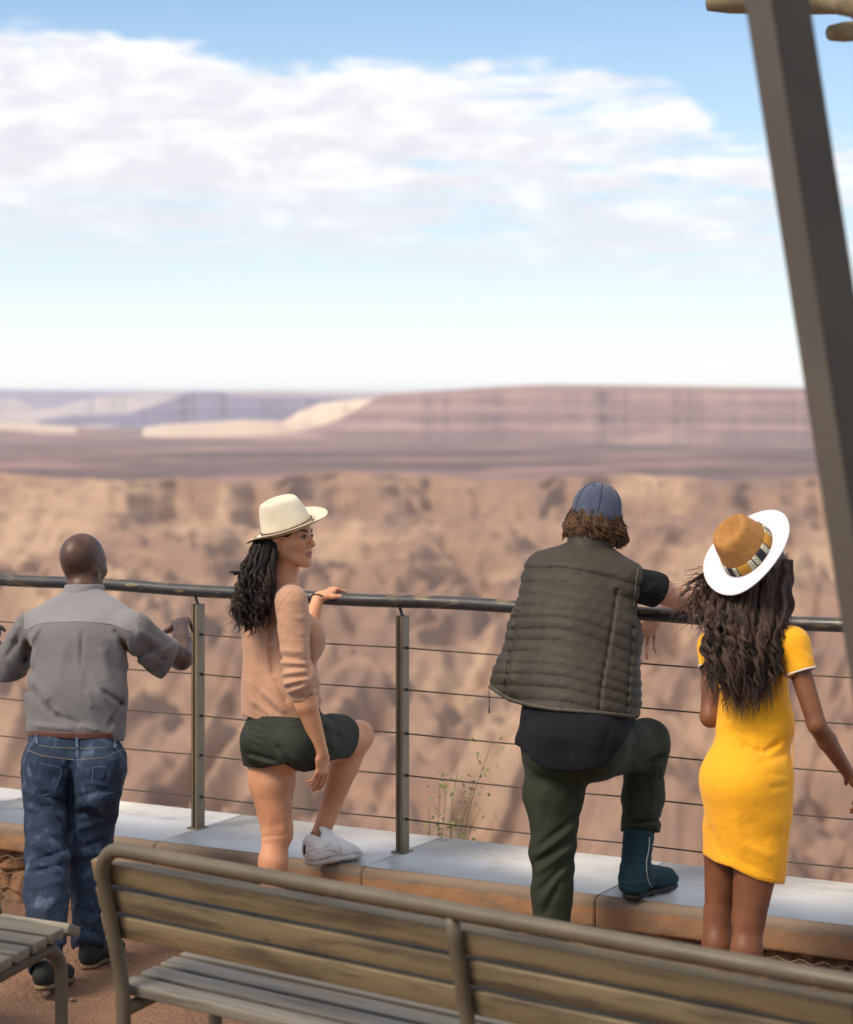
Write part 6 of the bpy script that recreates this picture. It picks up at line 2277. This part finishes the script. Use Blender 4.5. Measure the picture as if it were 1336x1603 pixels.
    hm.disp = lambda p: (.010 * fbm(p * np.array([30, 30, 7], np.float32), 2)).astype(np.float32)
    hb = cloth('hair', hm, [L(0, 0, .12), W(1165, 1075, 7.7), W(1090, 950, 7.7), W(1245, 950, 7.8)], o0, root, M['hair_long'], .0055, .07)
    n = 1500
    k = rng.uniform(0, 1, n)
    roots = np.array([W(1126 + 110 * a, 915 - 34 * a + rng.normal(0, 6), 7.87 - .06 * math.sin(a * 3.0) + .05 * rng.rand()) for a in k])
    mids = np.array([W(1098 + 136 * a + rng.normal(0, 7), 985 + rng.normal(0, 10), 7.70 - .07 * math.sin(a * 3.1) + .10 * rng.rand()) for a in k])
    lo_ = 1134 - 150 * (k - .45) ** 2
    ends = np.array([W(1112 + 106 * a + rng.normal(0, 10), y - abs(rng.normal(0, 44)), 7.60 + .05 * abs(a - .5) + .07 * rng.rand()) for a, y in zip(k, lo_)])
    make_hair(hb, o0, curl_paths(roots, ends, 56, rng, .0060, (2.4, 3.8), mids)[:500], rng.uniform(.0006, .0013, 500), M['hair_long'], 'fine_hair')
    nl = 135
    kk = np.sort(rng.rand(nl))
    roots = np.array([W(1124 + 114 * a, 915 - 36 * a + rng.normal(0, 4), 7.84 - .05 * math.sin(a * 3.0) + .04 * rng.rand()) for a in kk])
    mids = np.array([W(1096 + 144 * a + rng.normal(0, 5), 985 + rng.normal(0, 12), 7.66 - .05 * math.sin(a * 3.1) + .10 * rng.rand()) for a in kk])
    ends = np.array([W(1112 + 108 * a + rng.normal(0, 9), 1122 - 190 * (a - .42) ** 2 - abs(rng.normal(0, 34)), 7.59 + .04 * abs(a - .5) + .07 * rng.rand()) for a in kk])
    locks(hb, o0, curl_paths(roots, ends, 64, rng, .0110, (2.8, 4.2), mids), 44, rng.uniform(.008, .014, nl), .0008, [M['hair_black'], M['hair_long'], M['hair_mid'], M['hair_light']], 'waves', rng, .30, [.26, .38, .24, .12])
    # strands blown to the left
    n = 110
    roots = np.array([W(1116 + 14 * rng.rand(), 888 + 28 * rng.rand(), 7.96) for _ in range(n)])
    k = rng.rand(n)
    ends = np.array([W(1066 + 38 * a + rng.normal(0, 5), 975 + 25 * rng.rand() - 30 * (1 - a) * rng.rand(), 7.72 + .1 * rng.rand()) for a in k])
    mids = np.array([W(1078 + 26 * a + rng.normal(0, 5), 900 + 20 * a + rng.normal(0, 6), 7.88) for a in k])
    locks(hb, o0, curl_paths(roots[:16], ends[:16], 48, rng, .011, (2.2, 3.4), mids[:16]), 12, .006, .0009, [M['hair_long'], M['hair_mid'], M['hair_light']], 'blown_hair', rng, .5, [.4, .35, .25])
    make_hair(hb, o0, curl_paths(roots[:30], ends[:30], 40, rng, .009, (2.0, 3.6), mids[:30]), .0006, M['hair_mid'], 'blown_strand')
    n = 60
    roots = np.array([W(1108 + 20 * rng.rand(), 880 + 50 * rng.rand(), 7.96) for _ in range(n)])
    ends = roots + np.array([[-.06 - .10 * rng.rand(), -.02, -.02 - .16 * rng.rand()] for _ in range(n)])
    make_hair(hb, o0, curl_paths(roots, ends, 30, rng, .012, (1.5, 3)), .0005, M['hair_long'], 'stray_hair')

    # hat
    up = nrm([-.60, -.44, .66])
    fh = nrm(fr[1] - up * fr[1].dot(up)); rh = np.cross(fh, up)
    # the long way of the hat follows the face direction
    hcen = W(1172, 864, 7.80)

    def seg(a):
        # a: 0 front; the pattern repeats in blocks round the crown
        t = (a / (2 * math.pi) * 22 + .35) % 5.0
        if t < 1.15: return 0          # mustard
        if t < 1.30: return 1          # navy line
        if t < 1.95: return 2          # cream dotted
        if t < 3.05: return 1          # navy
        if t < 3.70: return 2
        if t < 3.85: return 1
        return 0 if t > 4.55 else 2
    ho, bo, LH = hat_mesh(hcen, rh, fh, up, .086, .103, .120, .072, (.016, -.004, -.002), 1.0, [M['hat_felt'], M['hat_white']], root, o0,
                          (.02, .30, seg, [M['band_mustard'], M['band_navy'], M['band_cream']]), M['hat_white'], .004, .84, name='sun_hat')
    # dots on the cream blocks
    for i in range(300):
        a = 2 * math.pi * i / 300
        if seg(a) == 2 and i % 4 == 0:
            for q in (.07, .16, .25):
                qq = q + (.03 if (i // 4) % 2 else -.015)
                tp = 1 - .16 * qq
                p0 = LH((.086 + .0032) * tp * math.sin(a), (.103 + .0032) * tp * math.cos(a), .120 * qq)
                nv = nrm(LH(math.sin(a), math.cos(a), 0) - hcen)
                mb = MB()
                mb.tube([p0 - nv * .0012, p0 + nv * .0012], .0019, 8)
                mb.build('dot', M['band_navy'], bo, True, o0)
    return root


man_grey()
woman_tan()
man_vest()
woman_yellow()
